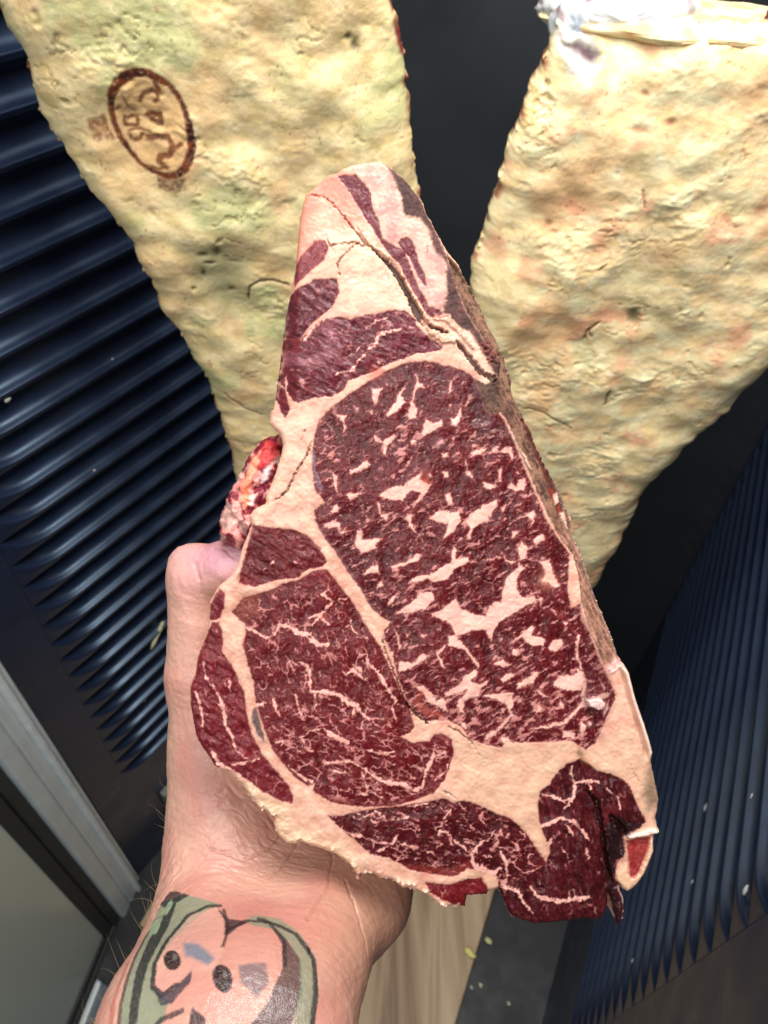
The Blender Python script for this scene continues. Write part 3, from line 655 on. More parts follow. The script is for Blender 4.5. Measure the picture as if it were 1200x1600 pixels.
a((240, 850), (330, 840), (370, 835), (270, 890)); a((450, 860), (490, 820), (600, 790), (680, 740), (720, 700), (700, 760), (780, 790), (750, 840), (700, 900), (660, 940), (680, 890), (710, 840), (650, 830), (600, 890), (520, 890))
a((430, 890), (460, 910), (460, 970), (510, 970), (500, 1020), (455, 990)); a((760, 1000), (830, 945), (890, 960), (950, 960), (960, 1020), (920, 1080), (840, 1140), (870, 1080), (880, 1030), (820, 1030))
a((1190, 880), (1190, 930), (1130, 1010), (1060, 1050), (1030, 1070), (1030, 1130), (1000, 1130), (1010, 1060), (990, 1030), (1010, 980), (1100, 920)); a((1015, 590), (1060, 565), (1130, 560), (1110, 590), (1040, 610))
a((1150, 570), (1195, 540), (1195, 590), (1160, 595)); a((970, 610), (1000, 660), (1000, 700), (1030, 710), (1045, 770), (1020, 740), (990, 730), (995, 680)); a((1095, 770), (1130, 780), (1195, 800), (1150, 820), (1110, 810))
a((320, 1060), (335, 1130), (400, 1140), (480, 1120), (430, 1160), (400, 1195), (300, 1190), (290, 1140), (320, 1100)); a((100, 1040), (150, 1015), (210, 1030), (210, 1080), (290, 1070), (210, 1105), (190, 1060), (110, 1060))
a((600, 1000), (650, 970), (655, 1030), (690, 1100), (650, 1070), (630, 1020)); a((830, 590), (880, 590), (880, 620), (850, 620)); a((840, 700), (880, 710), (885, 750), (855, 750)); a((290, 300), (320, 310), (315, 335)); a((880, 290), (905, 285), (895, 310)); a((380, 330), (410, 320), (405, 350)); a((700, 340), (720, 335), (705, 370)); a((900, 500), (920, 495), (915, 525)); a((520, 750), (550, 720), (545, 750)); a((140, 950), (185, 915), (200, 960), (160, 965))
a = lambda *p: FLK.append(T(660, 560, p))
a((550, 770), (590, 800), (600, 760), (650, 750), (640, 830), (580, 830), (530, 810)); a((470, 700), (500, 680), (495, 740), (500, 770), (480, 770)); a((500, 560), (560, 550), (575, 620), (555, 640), (540, 590), (470, 590)); a((640, 980), (700, 950), (710, 970), (690, 1000), (700, 1020), (670, 1060), (680, 1010))
a((560, 1080), (605, 1075), (570, 1130), (555, 1120)); a((690, 1130), (750, 1095), (770, 1130), (700, 1175)); a((490, 930), (525, 925), (500, 965)); a((405, 490), (450, 480), (450, 495), (410, 505)); a((580, 710), (605, 705), (600, 725)); a((390, 650), (470, 645), (430, 662)); a((140, 850), (175, 840), (190, 910), (160, 920))
a = lambda *p: FLK.append(T(480, 780, p))
a((310, 190), (340, 190), (345, 250), (400, 250), (480, 240), (420, 270), (430, 310), (340, 345), (300, 280)); a((350, 470), (390, 430), (440, 400), (455, 470), (400, 460), (360, 480)); a((520, 420), (620, 390), (690, 340), (720, 350), (690, 390), (590, 420), (530, 440)); a((440, 540), (470, 500), (475, 550), (430, 570))
a((910, 290), (940, 320), (930, 370), (1010, 360), (1010, 400), (920, 440), (880, 500), (780, 520), (750, 500), (650, 530), (620, 530), (690, 480), (760, 470), (850, 420), (900, 390)); a((700, 580), (780, 580), (800, 620), (740, 690), (640, 720), (550, 720), (620, 660), (680, 620))
a((760, 720), (850, 680), (930, 620), (960, 680), (1050, 720), (1110, 730), (1140, 660), (1200, 650), (1200, 760), (1160, 850), (1150, 890), (1120, 820), (1030, 820), (960, 860), (920, 850), (900, 790), (830, 750)); a((570, 1010), (650, 1020), (720, 960), (780, 970), (740, 1000), (640, 1060), (575, 1085)); a((540, 800), (570, 850), (590, 930), (575, 950), (560, 870))
a((920, 870), (970, 890), (1020, 960), (1080, 1040), (1070, 1070), (1040, 1020), (980, 940), (900, 920), (880, 910)); a((1060, 1070), (1060, 1100), (1010, 1150), (980, 1170), (940, 1170), (980, 1110), (1020, 1080)); a((800, 960), (860, 905), (870, 930), (820, 970), (850, 1030), (880, 1055), (840, 1050), (810, 1000)); a((880, 850), (950, 850), (940, 900), (880, 920)); a((600, 840), (640, 845), (630, 870)); a((700, 840), (750, 845), (730, 865)); a((500, 640), (560, 590), (545, 640), (510, 670)); a((520, 950), (545, 945), (540, 1000), (525, 990))
a = lambda *p: FLK.append(T(660, 780, p))
a((600, 390), (640, 430), (590, 490), (590, 560), (620, 610), (710, 600), (710, 650), (640, 670), (560, 720), (490, 760), (450, 820), (440, 880), (430, 890), (400, 830), (390, 780), (430, 720), (440, 640), (490, 650), (500, 560), (520, 490), (600, 430)); a((505, 340), (530, 380), (590, 385), (560, 410), (520, 390)); a((620, 250), (640, 290), (665, 310), (650, 370), (610, 380), (600, 300))
a((665, 360), (730, 390), (800, 370), (820, 470), (870, 550), (830, 560), (780, 520), (740, 520), (770, 470), (750, 410)); a((690, 260), (740, 220), (750, 260), (700, 290)); a((680, 790), (700, 800), (680, 850), (740, 860), (770, 880), (760, 915), (690, 915), (620, 870), (530, 910), (600, 860), (640, 820)); a((820, 880), (860, 870), (885, 910), (850, 955), (800, 950), (785, 930))
a((480, 1120), (540, 1090), (590, 1090), (540, 1130), (500, 1140)); a((590, 1150), (660, 1110), (720, 1070), (730, 1100), (690, 1150), (600, 1180)); a((820, 1140), (850, 1100), (930, 1100), (1000, 1080), (1030, 1140), (990, 1200), (900, 1195), (830, 1170)); a((960, 850), (985, 850), (970, 930), (980, 1010), (1010, 1070), (990, 1070), (955, 980)); a((550, 940), (600, 930), (600, 970), (560, 980)); a((440, 1030), (500, 1000), (560, 1040), (500, 1050), (470, 1040)); a((720, 600), (750, 620), (740, 680)); a((870, 760), (920, 770), (890, 800)); a((790, 680), (840, 700), (830, 720)); a((560, 200), (605, 195), (570, 250))
a = lambda *p: FLK.append(T(600, 960, p))
a((190, 450), (250, 440), (300, 490), (330, 540), (370, 520), (410, 610), (330, 580), (290, 560), (240, 500)); a((580, 350), (550, 380), (540, 420), (600, 430), (660, 410), (640, 440), (610, 460), (590, 510), (510, 540), (500, 600), (510, 625), (480, 610), (450, 570), (470, 530), (520, 470), (380, 520), (370, 490), (480, 440), (520, 390))
a((610, 510), (700, 490), (800, 490), (810, 560), (790, 600), (820, 640), (780, 660), (740, 720), (710, 730), (700, 720), (760, 650), (790, 630), (760, 560), (700, 530), (620, 520)); a((720, 400), (760, 370), (820, 380), (760, 410)); a((620, 770), (680, 720), (720, 730), (640, 790)); a((1100, 530), (1130, 560), (1120, 590), (1085, 560)); a((930, 460), (1000, 490), (1050, 520), (990, 510)); a((480, 670), (510, 680), (520, 720), (490, 710)); a((720, 760), (780, 770), (810, 810), (740, 800)); a((960, 570), (1000, 580), (950, 620)); a((300, 700), (400, 690), (330, 720))
a = lambda *p: FLK.append(T(760, 960, p))
a((600, 520), (640, 530), (700, 540), (590, 590), (500, 680), (400, 710), (300, 720), (260, 710), (380, 690), (480, 660), (560, 590)); a((560, 330), (610, 370), (630, 440), (620, 520), (590, 520), (600, 460), (580, 400)); a((640, 520), (790, 480), (760, 520), (700, 545)); a((470, 720), (560, 740), (550, 780), (480, 770)); a((700, 380), (740, 450), (735, 490), (720, 450)); a((590, 650), (620, 700), (600, 770), (580, 720)); a((720, 600), (750, 570), (770, 520), (765, 580), (735, 640))
VEIN = []
v = lambda o, p, wd: VEIN.append((T(o[0], o[1], p), wd))
o4 = (280, 960); v(o4, [(400, 70), (440, 90), (550, 150), (580, 140), (630, 70), (690, 75), (740, 120), (820, 130), (860, 180), (930, 190)], [8, 5, 3.5, 4, 5, 7, 8, 5, 6, 5])
v(o4, [(740, 300), (800, 320), (820, 380), (820, 480), (900, 480), (1000, 500), (1060, 560), (1110, 570)], [2, 6, 5, 5, 6, 7, 9, 8]); v(o4, [(1110, 590), (1190, 660)], [5, 3]); v(o4, [(760, 770), (820, 730), (900, 710), (950, 750), (1050, 800)], [3, 2.5, 3, 9, 8]); v(o4, [(850, 500), (855, 560), (845, 600)], [3, 2, 1]); v(o4, [(730, 510), (750, 600), (780, 660)], [3, 2.5, 1.5]); v(o4, [(590, 530), (610, 600), (630, 630)], [5, 3, 2]); v(o4, [(490, 570), (540, 555)], [7, 4]); v(o4, [(940, 640), (960, 690)], [3, 2]); v(o4, [(1100, 580), (1080, 640)], [3, 1.5]); v(o4, [(610, 800), (650, 790), (640, 820)], [6, 4, 3]); v(o4, [(830, 70), (880, 10), (930, 60)], [3, 6, 2])
o6 = (440, 1000); v(o6, [(480, 90), (530, 90), (540, 150), (600, 200), (650, 280), (690, 350), (720, 380), (690, 420), (720, 510)], [3, 5, 5, 6, 5, 4, 3, 3, 2]); v(o6, [(270, 770), (370, 760), (440, 760), (520, 810), (600, 870), (680, 900), (760, 900), (830, 945), (880, 920), (900, 830), (950, 730), (960, 640)], [3, 4, 3.5, 3.5, 5, 8, 9, 5, 6, 6, 5, 3]); v(o6, [(960, 730), (1050, 690)], [4, 2]); v(o6, [(320, 820), (400, 830)], [4, 3]); v(o6, [(120, 610), (160, 680), (200, 700)], [3, 3, 2]); v(o6, [(40, 790), (120, 860), (190, 890)], [2, 4, 5]); v(o6, [(380, 190), (400, 220), (450, 190), (520, 250)], [3, 4, 4, 2]); v(o6, [(450, 150), (500, 200)], [4, 4]); v(o6, [(500, 830), (530, 920), (580, 960), (640, 1000)], [2, 2, 2.5, 2]); v(o6, [(490, 960), (540, 970)], [6, 4]); v(o6, [(540, 690), (620, 710), (700, 700)], [2, 2.5, 2]); v(o6, [(960, 880), (1030, 820), (1060, 740)], [2, 2, 1.5])
o9 = (480, 780); v(o9, [(0, 745), (90, 720), (160, 640), (90, 595), (120, 570)], [3, 5, 4, 4, 2]); v(o9, [(160, 640), (250, 620)], [3, 1.5]); v(o9, [(270, 760), (290, 830), (390, 880)], [3, 3, 2]); v(o9, [(0, 860), (60, 910), (140, 900)], [3, 9, 4])
o7 = (500, 1160); v(o7, [(200, 580), (300, 600), (360, 625), (450, 630), (490, 570)], [4, 3, 2.5, 3.5, 2]); v(o7, [(360, 685), (430, 640)], [2.5, 3]); v(o7, [(480, 620), (600, 665), (700, 690), (740, 720)], [3, 2, 2, 2]); v(o7, [(740, 600), (750, 550), (790, 560), (830, 610), (900, 660), (950, 700), (960, 770)], [2, 3, 3, 3, 3, 5, 9]); v(o7, [(950, 690), (1010, 630), (1060, 600), (1100, 550)], [4, 3, 2.5, 2]); v(o7, [(960, 770), (1020, 800), (1080, 830), (1130, 790)], [9, 12, 10, 4]); v(o7, [(1130, 690), (1160, 750), (1170, 810)], [5, 7, 3]); v(o7, [(190, 430), (280, 470), (350, 430), (420, 490), (560, 470)], [1.5, 2, 3, 2, 1.5]); v(o7, [(780, 470), (820, 420)], [5, 2]); v(o7, [(570, 400), (700, 380)], [3, 2])
o8 = (760, 1160); v(o8, [(540, 150), (530, 200), (555, 260), (545, 340), (490, 415)], [3, 3, 6, 6, 4]); v(o8, [(350, 330), (420, 340), (490, 370), (545, 340)], [2, 3, 4, 5]); v(o8, [(555, 255), (620, 240), (705, 255)], [5, 5, 3]); v(o8, [(750, 290), (820, 340), (840, 420)], [2.5, 2, 2]); v(o8, [(340, 525), (410, 500), (450, 470), (540, 490), (600, 550), (640, 605)], [5, 7, 6, 5, 5, 3]); v(o8, [(500, 510), (540, 575)], [3, 3]); v(o8, [(280, 905), (310, 960), (370, 970), (450, 990), (560, 980), (650, 970)], [2, 5, 8, 7, 8, 5]); v(o8, [(470, 650), (510, 715)], [4, 2]); v(o8, [(620, 670), (640, 720)], [4, 2]); v(o8, [(640, 255), (655, 290)], [5, 2]); v(o8, [(100, 900), (200, 930), (230, 1000), (290, 1070)], [7, 6, 4, 3]); v(o8, [(380, 640), (410, 600)], [8, 3])
o3 = (400, 480); v(o3, [(300, 205), (350, 130), (430, 60), (530, 45)], [5, 9, 9, 8]); v(o3, [(585, 405), (690, 280)], [3, 2.5]); v(o3, [(690, 270), (740, 240), (760, 180), (820, 155), (900, 140)], [3, 5, 7, 5, 4]); v(o3, [(560, 310), (620, 290), (640, 250)], [1.5, 2, 1.5]); v(o3, [(690, 130), (760, 80), (840, 60)], [3, 2.5, 1.5]); v(o3, [(500, 420), (560, 400), (610, 400)], [1.5, 2, 1.5]); v(o3, [(180, 430), (180, 520), (210, 580), (250, 605)], [3, 4, 4, 5]); v(o3, [(760, 320), (770, 350)], [3, 3]); v(o3, [(300, 690), (330, 640), (420, 600)], [3, 3, 2])
o5 = (280, 960); v(o5, [(150, 300), (165, 390), (230, 470), (270, 560), (290, 690), (330, 760), (350, 840), (450, 920)], [3, 3, 3, 8, 6, 5, 3, 2]); v(o5, [(310, 420), (320, 480)], [5, 2]); v(o5, [(330, 940), (400, 930), (500, 900)], [3, 4, 2]); v(o5, [(100, 480), (130, 560), (150, 700)], [4, 5, 3]); v(o5, [(200, 850), (240, 930), (290, 970), (380, 1010)], [4, 7, 8, 6])
op = (320, 660); v(op, [(440, 860), (400, 900), (360, 930)], [1.5, 1.5, 1]); v(op, [(560, 870), (620, 890)], [1.5, 1.5])

V, Q, loop = grid_fill(dense(OUT, 1.6, 3.2, 7, 5, lambda x, y: 0.35 - 0.25 * ((x > 700) & (y < 1180)) + 1.0 * ((y > 1180) & (x < 780)) + 0.6 * ((y > 1375) & (x > 770)) + 0.5 * (y < 280)), 1.3)
x, y = V[:, 0].copy(), V[:, 1].copy(); N = len(V)
rim = dist_rim(V, np.array(OUT), 60)
wx = x + 2.0 * fbm(x / 9, y / 9, 3, 1) + 0.8 * noise2(x / 2.7, y / 2.7, 2); wy = y + 2.0 * fbm(x / 9 + 5, y / 9, 3, 3) + 0.8 * noise2(x / 2.7, y / 2.7 + 8, 4)
ex = x + 4.0 * fbm(x / 13, y / 13, 4, 21, 0.6) + 1.2 * noise2(x / 3, y / 3, 22); ey = y + 4.0 * fbm(x / 13 + 5, y / 13, 4, 23, 0.6) + 1.2 * noise2(x / 3, y / 3 + 8, 24)
big = fbm(x / 90, y / 90, 3, 31); mid = fbm(x / 26, y / 26, 4, 32); fin = fbm(x / 6, y / 6, 3, 33); gr = noise2(x / 2.2, y / 2.2, 34)
def streak(ang, l, wd, s):
    c, q = math.cos(math.radians(ang)), math.sin(math.radians(ang)); return fbm((x * c + y * q) / l, (-x * q + y * c) / wd, 3, s)
# --- fat ground
fat = np.tile(lin(222, 176, 152), (N, 1))
fat = mix(fat, lin(236, 200, 174), sstep(-0.05, 0.35, mid) * 0.6); fat = mix(fat, lin(204, 146, 126), sstep(0.0, 0.4, -mid) * 0.6)
top = sstep(520, 420, y); fat = mix(fat, lin(238, 200, 168), top * 0.3)
pink = sstep(28, -10, poly_sdf(x, y, [(470, 320), (495, 285), (530, 268), (560, 340), (540, 345), (500, 300), (482, 360), (470, 400), (462, 400)], 60)); fat = mix(fat, lin(226, 120, 100), pink * 0.75)
low = sstep(1130, 1190, y) * sstep(690, 740, x); fat = mix(fat, lin(216, 180, 148), low * 0.6)
fat = mix(fat, lin(205, 140, 128), sstep(0.25, 0.5, fbm(x / 40 + 3, y / 30, 3, 41)) * 0.35)
knife = streak(-35, 120, 3.0, 43); fat = fat * (1 + 0.03 * fin + 0.03 * knife)[:, None]; fat = mix(fat, lin(240, 214, 188), sstep(0.2, 0.5, streak(25, 60, 9, 44)) * 0.4)
col = fat; alpha = np.full(N, 1.0); z = 0.0011 * big + 0.0005 * mid + 0.00016 * fin
mus = np.zeros(N, int); near = np.full(N, 30.0)
MUS = [('muscle', 'large marbled eye of the steak', [EYE], (76, 13, 18), (120, 36, 42)), ('muscle', 'finely veined red muscle left of the eye', [M2], (90, 15, 20), (132, 40, 45)), ('muscle', 'small red muscle beside the thumb', [M3], (94, 20, 26), (128, 42, 46)),
       ('muscle', 'bright red muscle along the left rim', [M4, M4b], (108, 22, 32), (142, 50, 57)), ('muscle', 'dark red band along the lower rim', [M5], (70, 13, 18), (104, 30, 36)), ('muscle', 'ragged red strip hanging at the lower rim', [M5b], (108, 22, 30), (140, 44, 48)), ('muscle', 'dark folded muscle at the lower right corner', [M6], (62, 13, 18), (104, 36, 42)), ('muscle', 'little red piece at the lower right rim', [M7], (150, 44, 44), (178, 84, 76)),
       ('muscle', 'purple red muscle above the eye', [M8, M8l], (92, 28, 38), (132, 56, 66)), ('muscle', 'narrow purple muscle at the upper left rim', [M8b], (88, 30, 40), (124, 54, 64)), ('muscle', 'small muscle near the top left', [M8c], (130, 56, 64), (158, 84, 86)), ('muscle', 'dark red streak through the top', [MT1, MT2], (104, 28, 40), (128, 50, 62))]
for i, (nm, lb_, polys, ca, cb) in enumerate(MUS):
    sd = np.full(N, 30.0)
    for p in polys: sd = np.minimum(sd, poly_sdf(wx, wy, p, 30))
    m = sstep(1.1, -1.1, sd)
    ang = (70, 60, 40, 60, 20, 30, 70, 50, 20, 120, 120, 60)[i]
    st = streak(ang, 26, 5.5, 60 + i)
    s2 = streak(ang + 12, 15, 2.8, 80 + i); t = np.clip(0.42 + 0.6 * mid + 0.4 * big + 0.7 * st + 0.6 * s2 + 0.35 * fin + 0.35 * gr, 0, 1.25)
    cc = mix(np.tile(lin(*ca), (N, 1)), lin(*cb), t)
    cc = mix(cc, lin(*cb) * 1.25, sstep(5, 0, -sd) * 0.25)
    col = mix(col, lin(176, 92, 88), 0.42 * np.exp(-np.maximum(sd, 0) / 3.5) * (1 - m)); col = mix(col, cc, m); alpha = alpha * (1 - m); mus[sd < 0] = i + 1
    z += m * (-0.00025 + 0.00018 * st + 0.00008 * gr) + 0.00030 * sstep(-10, -26, sd) * m - 0.00008 * np.exp(-(sd / 1.6) ** 2)
inm = lambda i: sstep(1.5, -1.5, np.where(mus == i, -3, 3))
# --- marbling in the eye
eye = (mus == 1)
sd = np.full(N, 9.0)
for p in FLK: sd = np.minimum(sd, poly_sdf(ex, ey, p, 9))
fl = sstep(1.6, -1.9, sd + 0.3 + 0.7 * gr)
rx, ry = x * 0.80 - y * 0.60, x * 0.60 + y * 0.80
wxr = rx + 6 * fbm(x / 18, y / 18, 3, 51); wyr = ry + 6 * fbm(x / 18 + 3, y / 18, 3, 52)
q1 = fbm((ex * 0.88 - ey * 0.47) / 19, (ex * 0.47 + ey * 0.88) / 7.0, 3, 53); dens = fbm(x / 60, y / 60, 2, 54)
sm = sstep(0.19, 0.44, q1 + 0.22 * dens + 0.10 * sstep(980, 1100, y)) * sstep(700, 800, y + 200 * dens + 60)
q2 = fbm(ex / 8.0 + 9, ey / 5.0, 2, 55); dt = sstep(0.38, 0.62, q2 + 0.15 * dens)
ws1, ws2, _ = worley((ex + 5 * fbm(x / 10, y / 10, 2, 56)) / 21, (ey + 5 * fbm(x / 10 + 4, y / 10, 2, 57)) / 14, 58)
sq = sstep(0.075, 0.02, ws2 - ws1) * sstep(0.05, 0.35, fbm(x / 35 + 2, y / 35, 2, 59) + 0.35 * sstep(1000, 1120, y))
mar = np.clip(np.maximum.reduce([fl, 0.82 * sm, 0.65 * dt, 0.5 * sq]), 0, 1) * eye
fcol = mix(np.tile(lin(206, 142, 134), (N, 1)), lin(236, 192, 174), sstep(0.0, 0.9, fl) * (0.75 + 0.5 * mid)); fcol = fcol * (1 + 0.06 * gr)[:, None]
halo = sstep(5, 0.3, sd) * eye * (1 - mar); col = mix(col, lin(136, 50, 60), halo * 0.5)
# --- veins in the other muscles
vs = np.full(N, 14.0)
vx = x + 2.4 * fbm(x / 8, y / 8, 3, 61); vy = y + 2.4 * fbm(x / 8 + 7, y / 8, 3, 62)
vx = vx + 1.6 * noise2(x / 4.2, y / 4.2, 63); vy = vy + 1.6 * noise2(x / 4.2 + 9, y / 4.2, 64)
for p, wd in VEIN: vs = np.minimum(vs, line_sdf(vx, vy, p, np.array(wd) * 0.85))
vs = vs + 1.7 * noise2(x / 9, y / 9, 65) + 0.6 * noise2(x / 3.5, y / 3.5, 67) + 0.4 * gr
vein = sstep(1.1, -1.2, vs) * (mus > 1)
def net(ang, lx, ly, s, th, brk):
    c, q = math.cos(math.radians(ang)), math.sin(math.radians(ang))
    u = x * c + y * q; t = -x * q + y * c
    u = u + 0.36 * lx * fbm(x / (lx * .6), y / (lx * .6), 3, s + 1); t = t + 0.42 * ly * fbm(x / (ly * .7) + 3, y / (ly * .7), 3, s + 2)
    f1, f2, _ = worley(u / lx, t / ly, s)
    e = (f2 - f1) * min(lx, ly)
    return sstep(th, th * 0.25, e + 0.45 * gr) * sstep(brk, brk + 0.22, fbm(x / 22 + s, y / 22, 3, s + 5) + 0.3)
n2 = 0.85 * np.maximum(net(65, 30, 15, 301, 2.0, 0.24), 0.6 * net(75, 15, 7.5, 311, 1.3, 0.34))
n2low = 0.9 * np.maximum(net(22, 34, 13, 321, 2.2, 0.18), 0.65 * net(18, 17, 7.5, 331, 1.5, 0.28))
n2 = np.where(y + 0.3 * (x - 500) > 1110 + 30 * mid, n2low, n2)
n5 = np.maximum(net(15, 34, 14, 341, 1.9, 0.26), 0.6 * net(30, 16, 8, 351, 1.4, 0.32))
n6 = 0.6 * net(60, 30, 13, 361, 1.5, 0.42); n4 = 0.5 * net(60, 22, 10, 371, 1.6, 0.36); n8 = 0.55 * net(25, 34, 11, 381, 1.6, 0.34)
nn = np.zeros(N)
for i, a_ in ((2, n2), (3, 0.4 * n4), (4, n4), (5, n5), (6, n4), (7, n6), (9, n8), (10, 0.5 * n8)): nn = np.where(mus == i, a_, nn)
deep = poly_sdf(x, y, M2, 60); nn = nn * np.where(mus == 2, sstep(0, -12, deep) * 0.9 + 0.1, 1)
fm = np.clip(np.maximum.reduce([mar, vein, 0.9 * nn]), 0, 1)
fcol2 = np.where((mus == 1)[:, None], fcol, mix(np.tile(lin(218, 152, 144), (N, 1)), lin(228, 174, 160), vein))
col = mix(col, fcol2, fm); alpha = np.maximum(alpha, fm); z += 0.00016 * fm
fold_ = np.where(mus == 7, 1.0, 0.0) * sstep(0, 10, rim); fr_ = np.abs(streak(72, 70, 19, 99)); z += fold_ * (0.0014 * (0.2 - fr_) + 0.0004 * streak(60, 20, 8, 101)); col = mix(col, lin(48, 10, 14), fold_ * sstep(0.09, 0.0, fr_) * 0.5 * (1 - fm)); col = mix(col, lin(140, 56, 56), fold_ * sstep(0.3, 0.5, fr_) * 0.35 * (1 - fm))
for i_ in (3, 4, 9, 10): z += np.where(mus == i_, 1.0, 0.0) * 0.0007 * streak(35, 30, 12, 110 + i_)
# --- darker dried patches, tints
def blot(poly, colr, amt, soft=8, src=None):
    global col
    m = sstep(soft, -soft, poly_sdf(wx + 3 * fin, wy + 3 * fin, poly, 40)) * amt; col = mix(col, lin(*colr), m); return m
blot([(742, 590), (756, 640), (800, 690), (795, 700), (760, 690), (735, 660), (725, 610)], (58, 20, 26), 0.6, 16)
blot([(905, 950), (930, 1010), (955, 1062), (960, 1095), (935, 1150), (905, 1090), (918, 1040)], (78, 26, 34), 0.45, 8)
swirl = sstep(9, -5, line_sdf(wx, wy, T(400, 480, [(500, 60), (455, 130), (480, 230), (430, 310), (320, 345), (190, 320)]), [8, 10, 12, 14, 16, 14], 20)); col = mix(col, lin(166, 110, 122), swirl * 0.55 * ((mus == 9) | (mus == 10)))
blot([(377, 925), (400, 925), (405, 960), (382, 972), (366, 955)], (150, 82, 62), 0.55, 9)
blot([(372, 900), (392, 895), (398, 915), (376, 914)], (140, 30, 32), 0.6, 5)
g = sstep(2.5, -2.5, poly_sdf(wx, wy, [(394, 1110), (400, 1106), (406, 1125), (412, 1150), (413, 1161), (402, 1148), (394, 1128)], 20)); col = mix(col, lin(80, 66, 66) * (1 + 0.35 * fin)[:, None], g * 0.92); z -= 0.0003 * g
# --- bone and rind along the right
bn = sstep(2, -2, poly_sdf(wx, wy, BONE, 40)) * (mus != 12); col = mix(col, mix(np.tile(lin(214, 174, 156), (N, 1)), lin(192, 140, 132), sstep(-0.2, 0.3, mid)), bn * 0.9)
d1 = sstep(3, -4, poly_sdf(wx + 4 * fin, wy + 4 * fin, DARK1, 40)); col = mix(col, mix(np.tile(lin(34, 18, 24), (N, 1)), lin(92, 48, 54), np.clip(0.35 + 1.5 * mid + 0.8 * fin, 0, 1)), d1 * 0.92); alpha *= 1 - 0.6 * d1
RIND = [(700, 398), (722, 425), (736, 445), (750, 472), (766, 505), (781, 532), (793, 560), (802, 600), (816, 640), (832, 672), (860, 735), (885, 790), (897, 832), (911, 862), (926, 905), (939, 942), (951, 970), (967, 1012), (975, 1036), (966, 1040), (950, 1052), (936, 1020), (921, 985), (908, 940), (905, 900), (897, 868), (876, 842), (856, 806), (842, 775), (828, 742), (815, 712), (803, 682), (792, 658), (782, 644), (768, 650), (757, 640), (750, 610), (742, 592), (760, 600), (778, 590), (782, 560), (757, 530), (742, 507), (729, 485), (718, 457), (708, 430)]
rd = sstep(1.6, -1.6, poly_sdf(wx, wy, RIND, 40)); rs_ = streak(62, 30, 4.5, 91)
rc = mix(np.tile(lin(150, 116, 92), (N, 1)), lin(62, 40, 34), np.clip(0.42 + 0.8 * rs_ + 1.3 * fbm(x / 20, y / 26, 4, 92, 0.6) + 0.9 * fin, 0, 1)); rc = mix(rc, lin(160, 142, 108), sstep(-0.1, 0.3, mid) * sstep(660, 560, y) * sstep(14, 4, rim)); rc = mix(rc, lin(40, 26, 26), sstep(12, 26, rim) * sstep(680, 600, y) * 0.7)
rc = mix(rc, lin(196, 150, 128), sstep(800, 850, y) * sstep(0, 0.4, rs_ + 0.1)); col = mix(col, rc, rd * 0.95); alpha = np.where(rd > 0.5, 0.35, alpha)
edge = sstep(5, 1.5, rim) * sstep(640, 680, y) * sstep(1060, 1000, y) * (x > 700); col = mix(col, lin(214, 196, 184), edge * 0.45)
redge = sstep(3.5, -1, line_sdf(wx, wy, [(820, 655), (836, 690), (850, 720), (862, 752), (868, 775)], [3, 6, 7, 7, 5], 14)); col = mix(col, lin(96, 36, 34), redge * 0.85); z -= 0.0012 * redge
redge2 = sstep(3, -1, line_sdf(wx, wy, [(862, 765), (872, 785), (878, 800)], [6, 9, 5], 14)); col = mix(col, lin(150, 62, 48), redge2 * 0.8)
for p in ([(868, 772), (874, 770), (876, 786), (868, 790)], [(876, 802), (884, 800), (892, 830), (886, 826)], [(812, 702), (822, 712), (832, 735), (826, 732)]):
    m = sstep(2, -1.5, poly_sdf(wx, wy, p, 10)); col = mix(col, lin(236, 204, 178), m); z += 0.0008 * m
# outer fat strip at lower right with white rim
rimf = sstep(9, 4, rim) * sstep(1035, 1050, y) * sstep(1190, 1175, y) * (x > 960); col = mix(col, lin(238, 214, 196), rimf * 0.85); z += 0.0014 * rimf
cast = sstep(16, 9, rim) * sstep(7, 10, rim) * sstep(1040, 1060, y) * sstep(1190, 1170, y) * (x > 950); z -= 0.0016 * cast
blot([(1019, 1190), (1034, 1255), (1012, 1268), (1004, 1240), (1012, 1205)], (92, 76, 60), 0.75, 10)
blot([(905, 1166), (914, 1186), (922, 1196), (910, 1190), (902, 1178)], (126, 100, 66), 0.8, 5)
blot([(945, 1290), (962, 1275), (985, 1285), (1000, 1290), (978, 1310), (976, 1332), (962, 1352), (958, 1380), (970, 1420), (972, 1450), (964, 1450), (952, 1390), (945, 1340)], (32, 22, 24), 0.88, 6)
blot([(920, 1240), (936, 1258), (940, 1290), (934, 1290), (928, 1262)], (44, 14, 20), 0.85, 5)
wl = sstep(1.8, -1.0, line_sdf(wx, wy, [(967, 1388), (975, 1402), (977, 1418), (975, 1440)], [4, 5, 3, 2], 10)); col = mix(col, lin(235, 222, 212), wl)
lob = sstep(2, -2, poly_sdf(wx, wy, [(960, 1372), (978, 1350), (984, 1372), (998, 1368), (1012, 1335), (1018, 1306), (1024, 1312), (1022, 1335), (1008, 1368), (993, 1386), (980, 1394)], 20)); col = mix(col, lin(222, 184, 150), lob * 0.9); z += 0.001 * lob
fold = sstep(1.8, -1, line_sdf(wx, wy, [(984, 1307), (1002, 1303), (1018, 1298), (1030, 1300)], [4, 7, 8, 6], 12)); col = mix(col, lin(240, 224, 206), fold); z += 0.0014 * fold
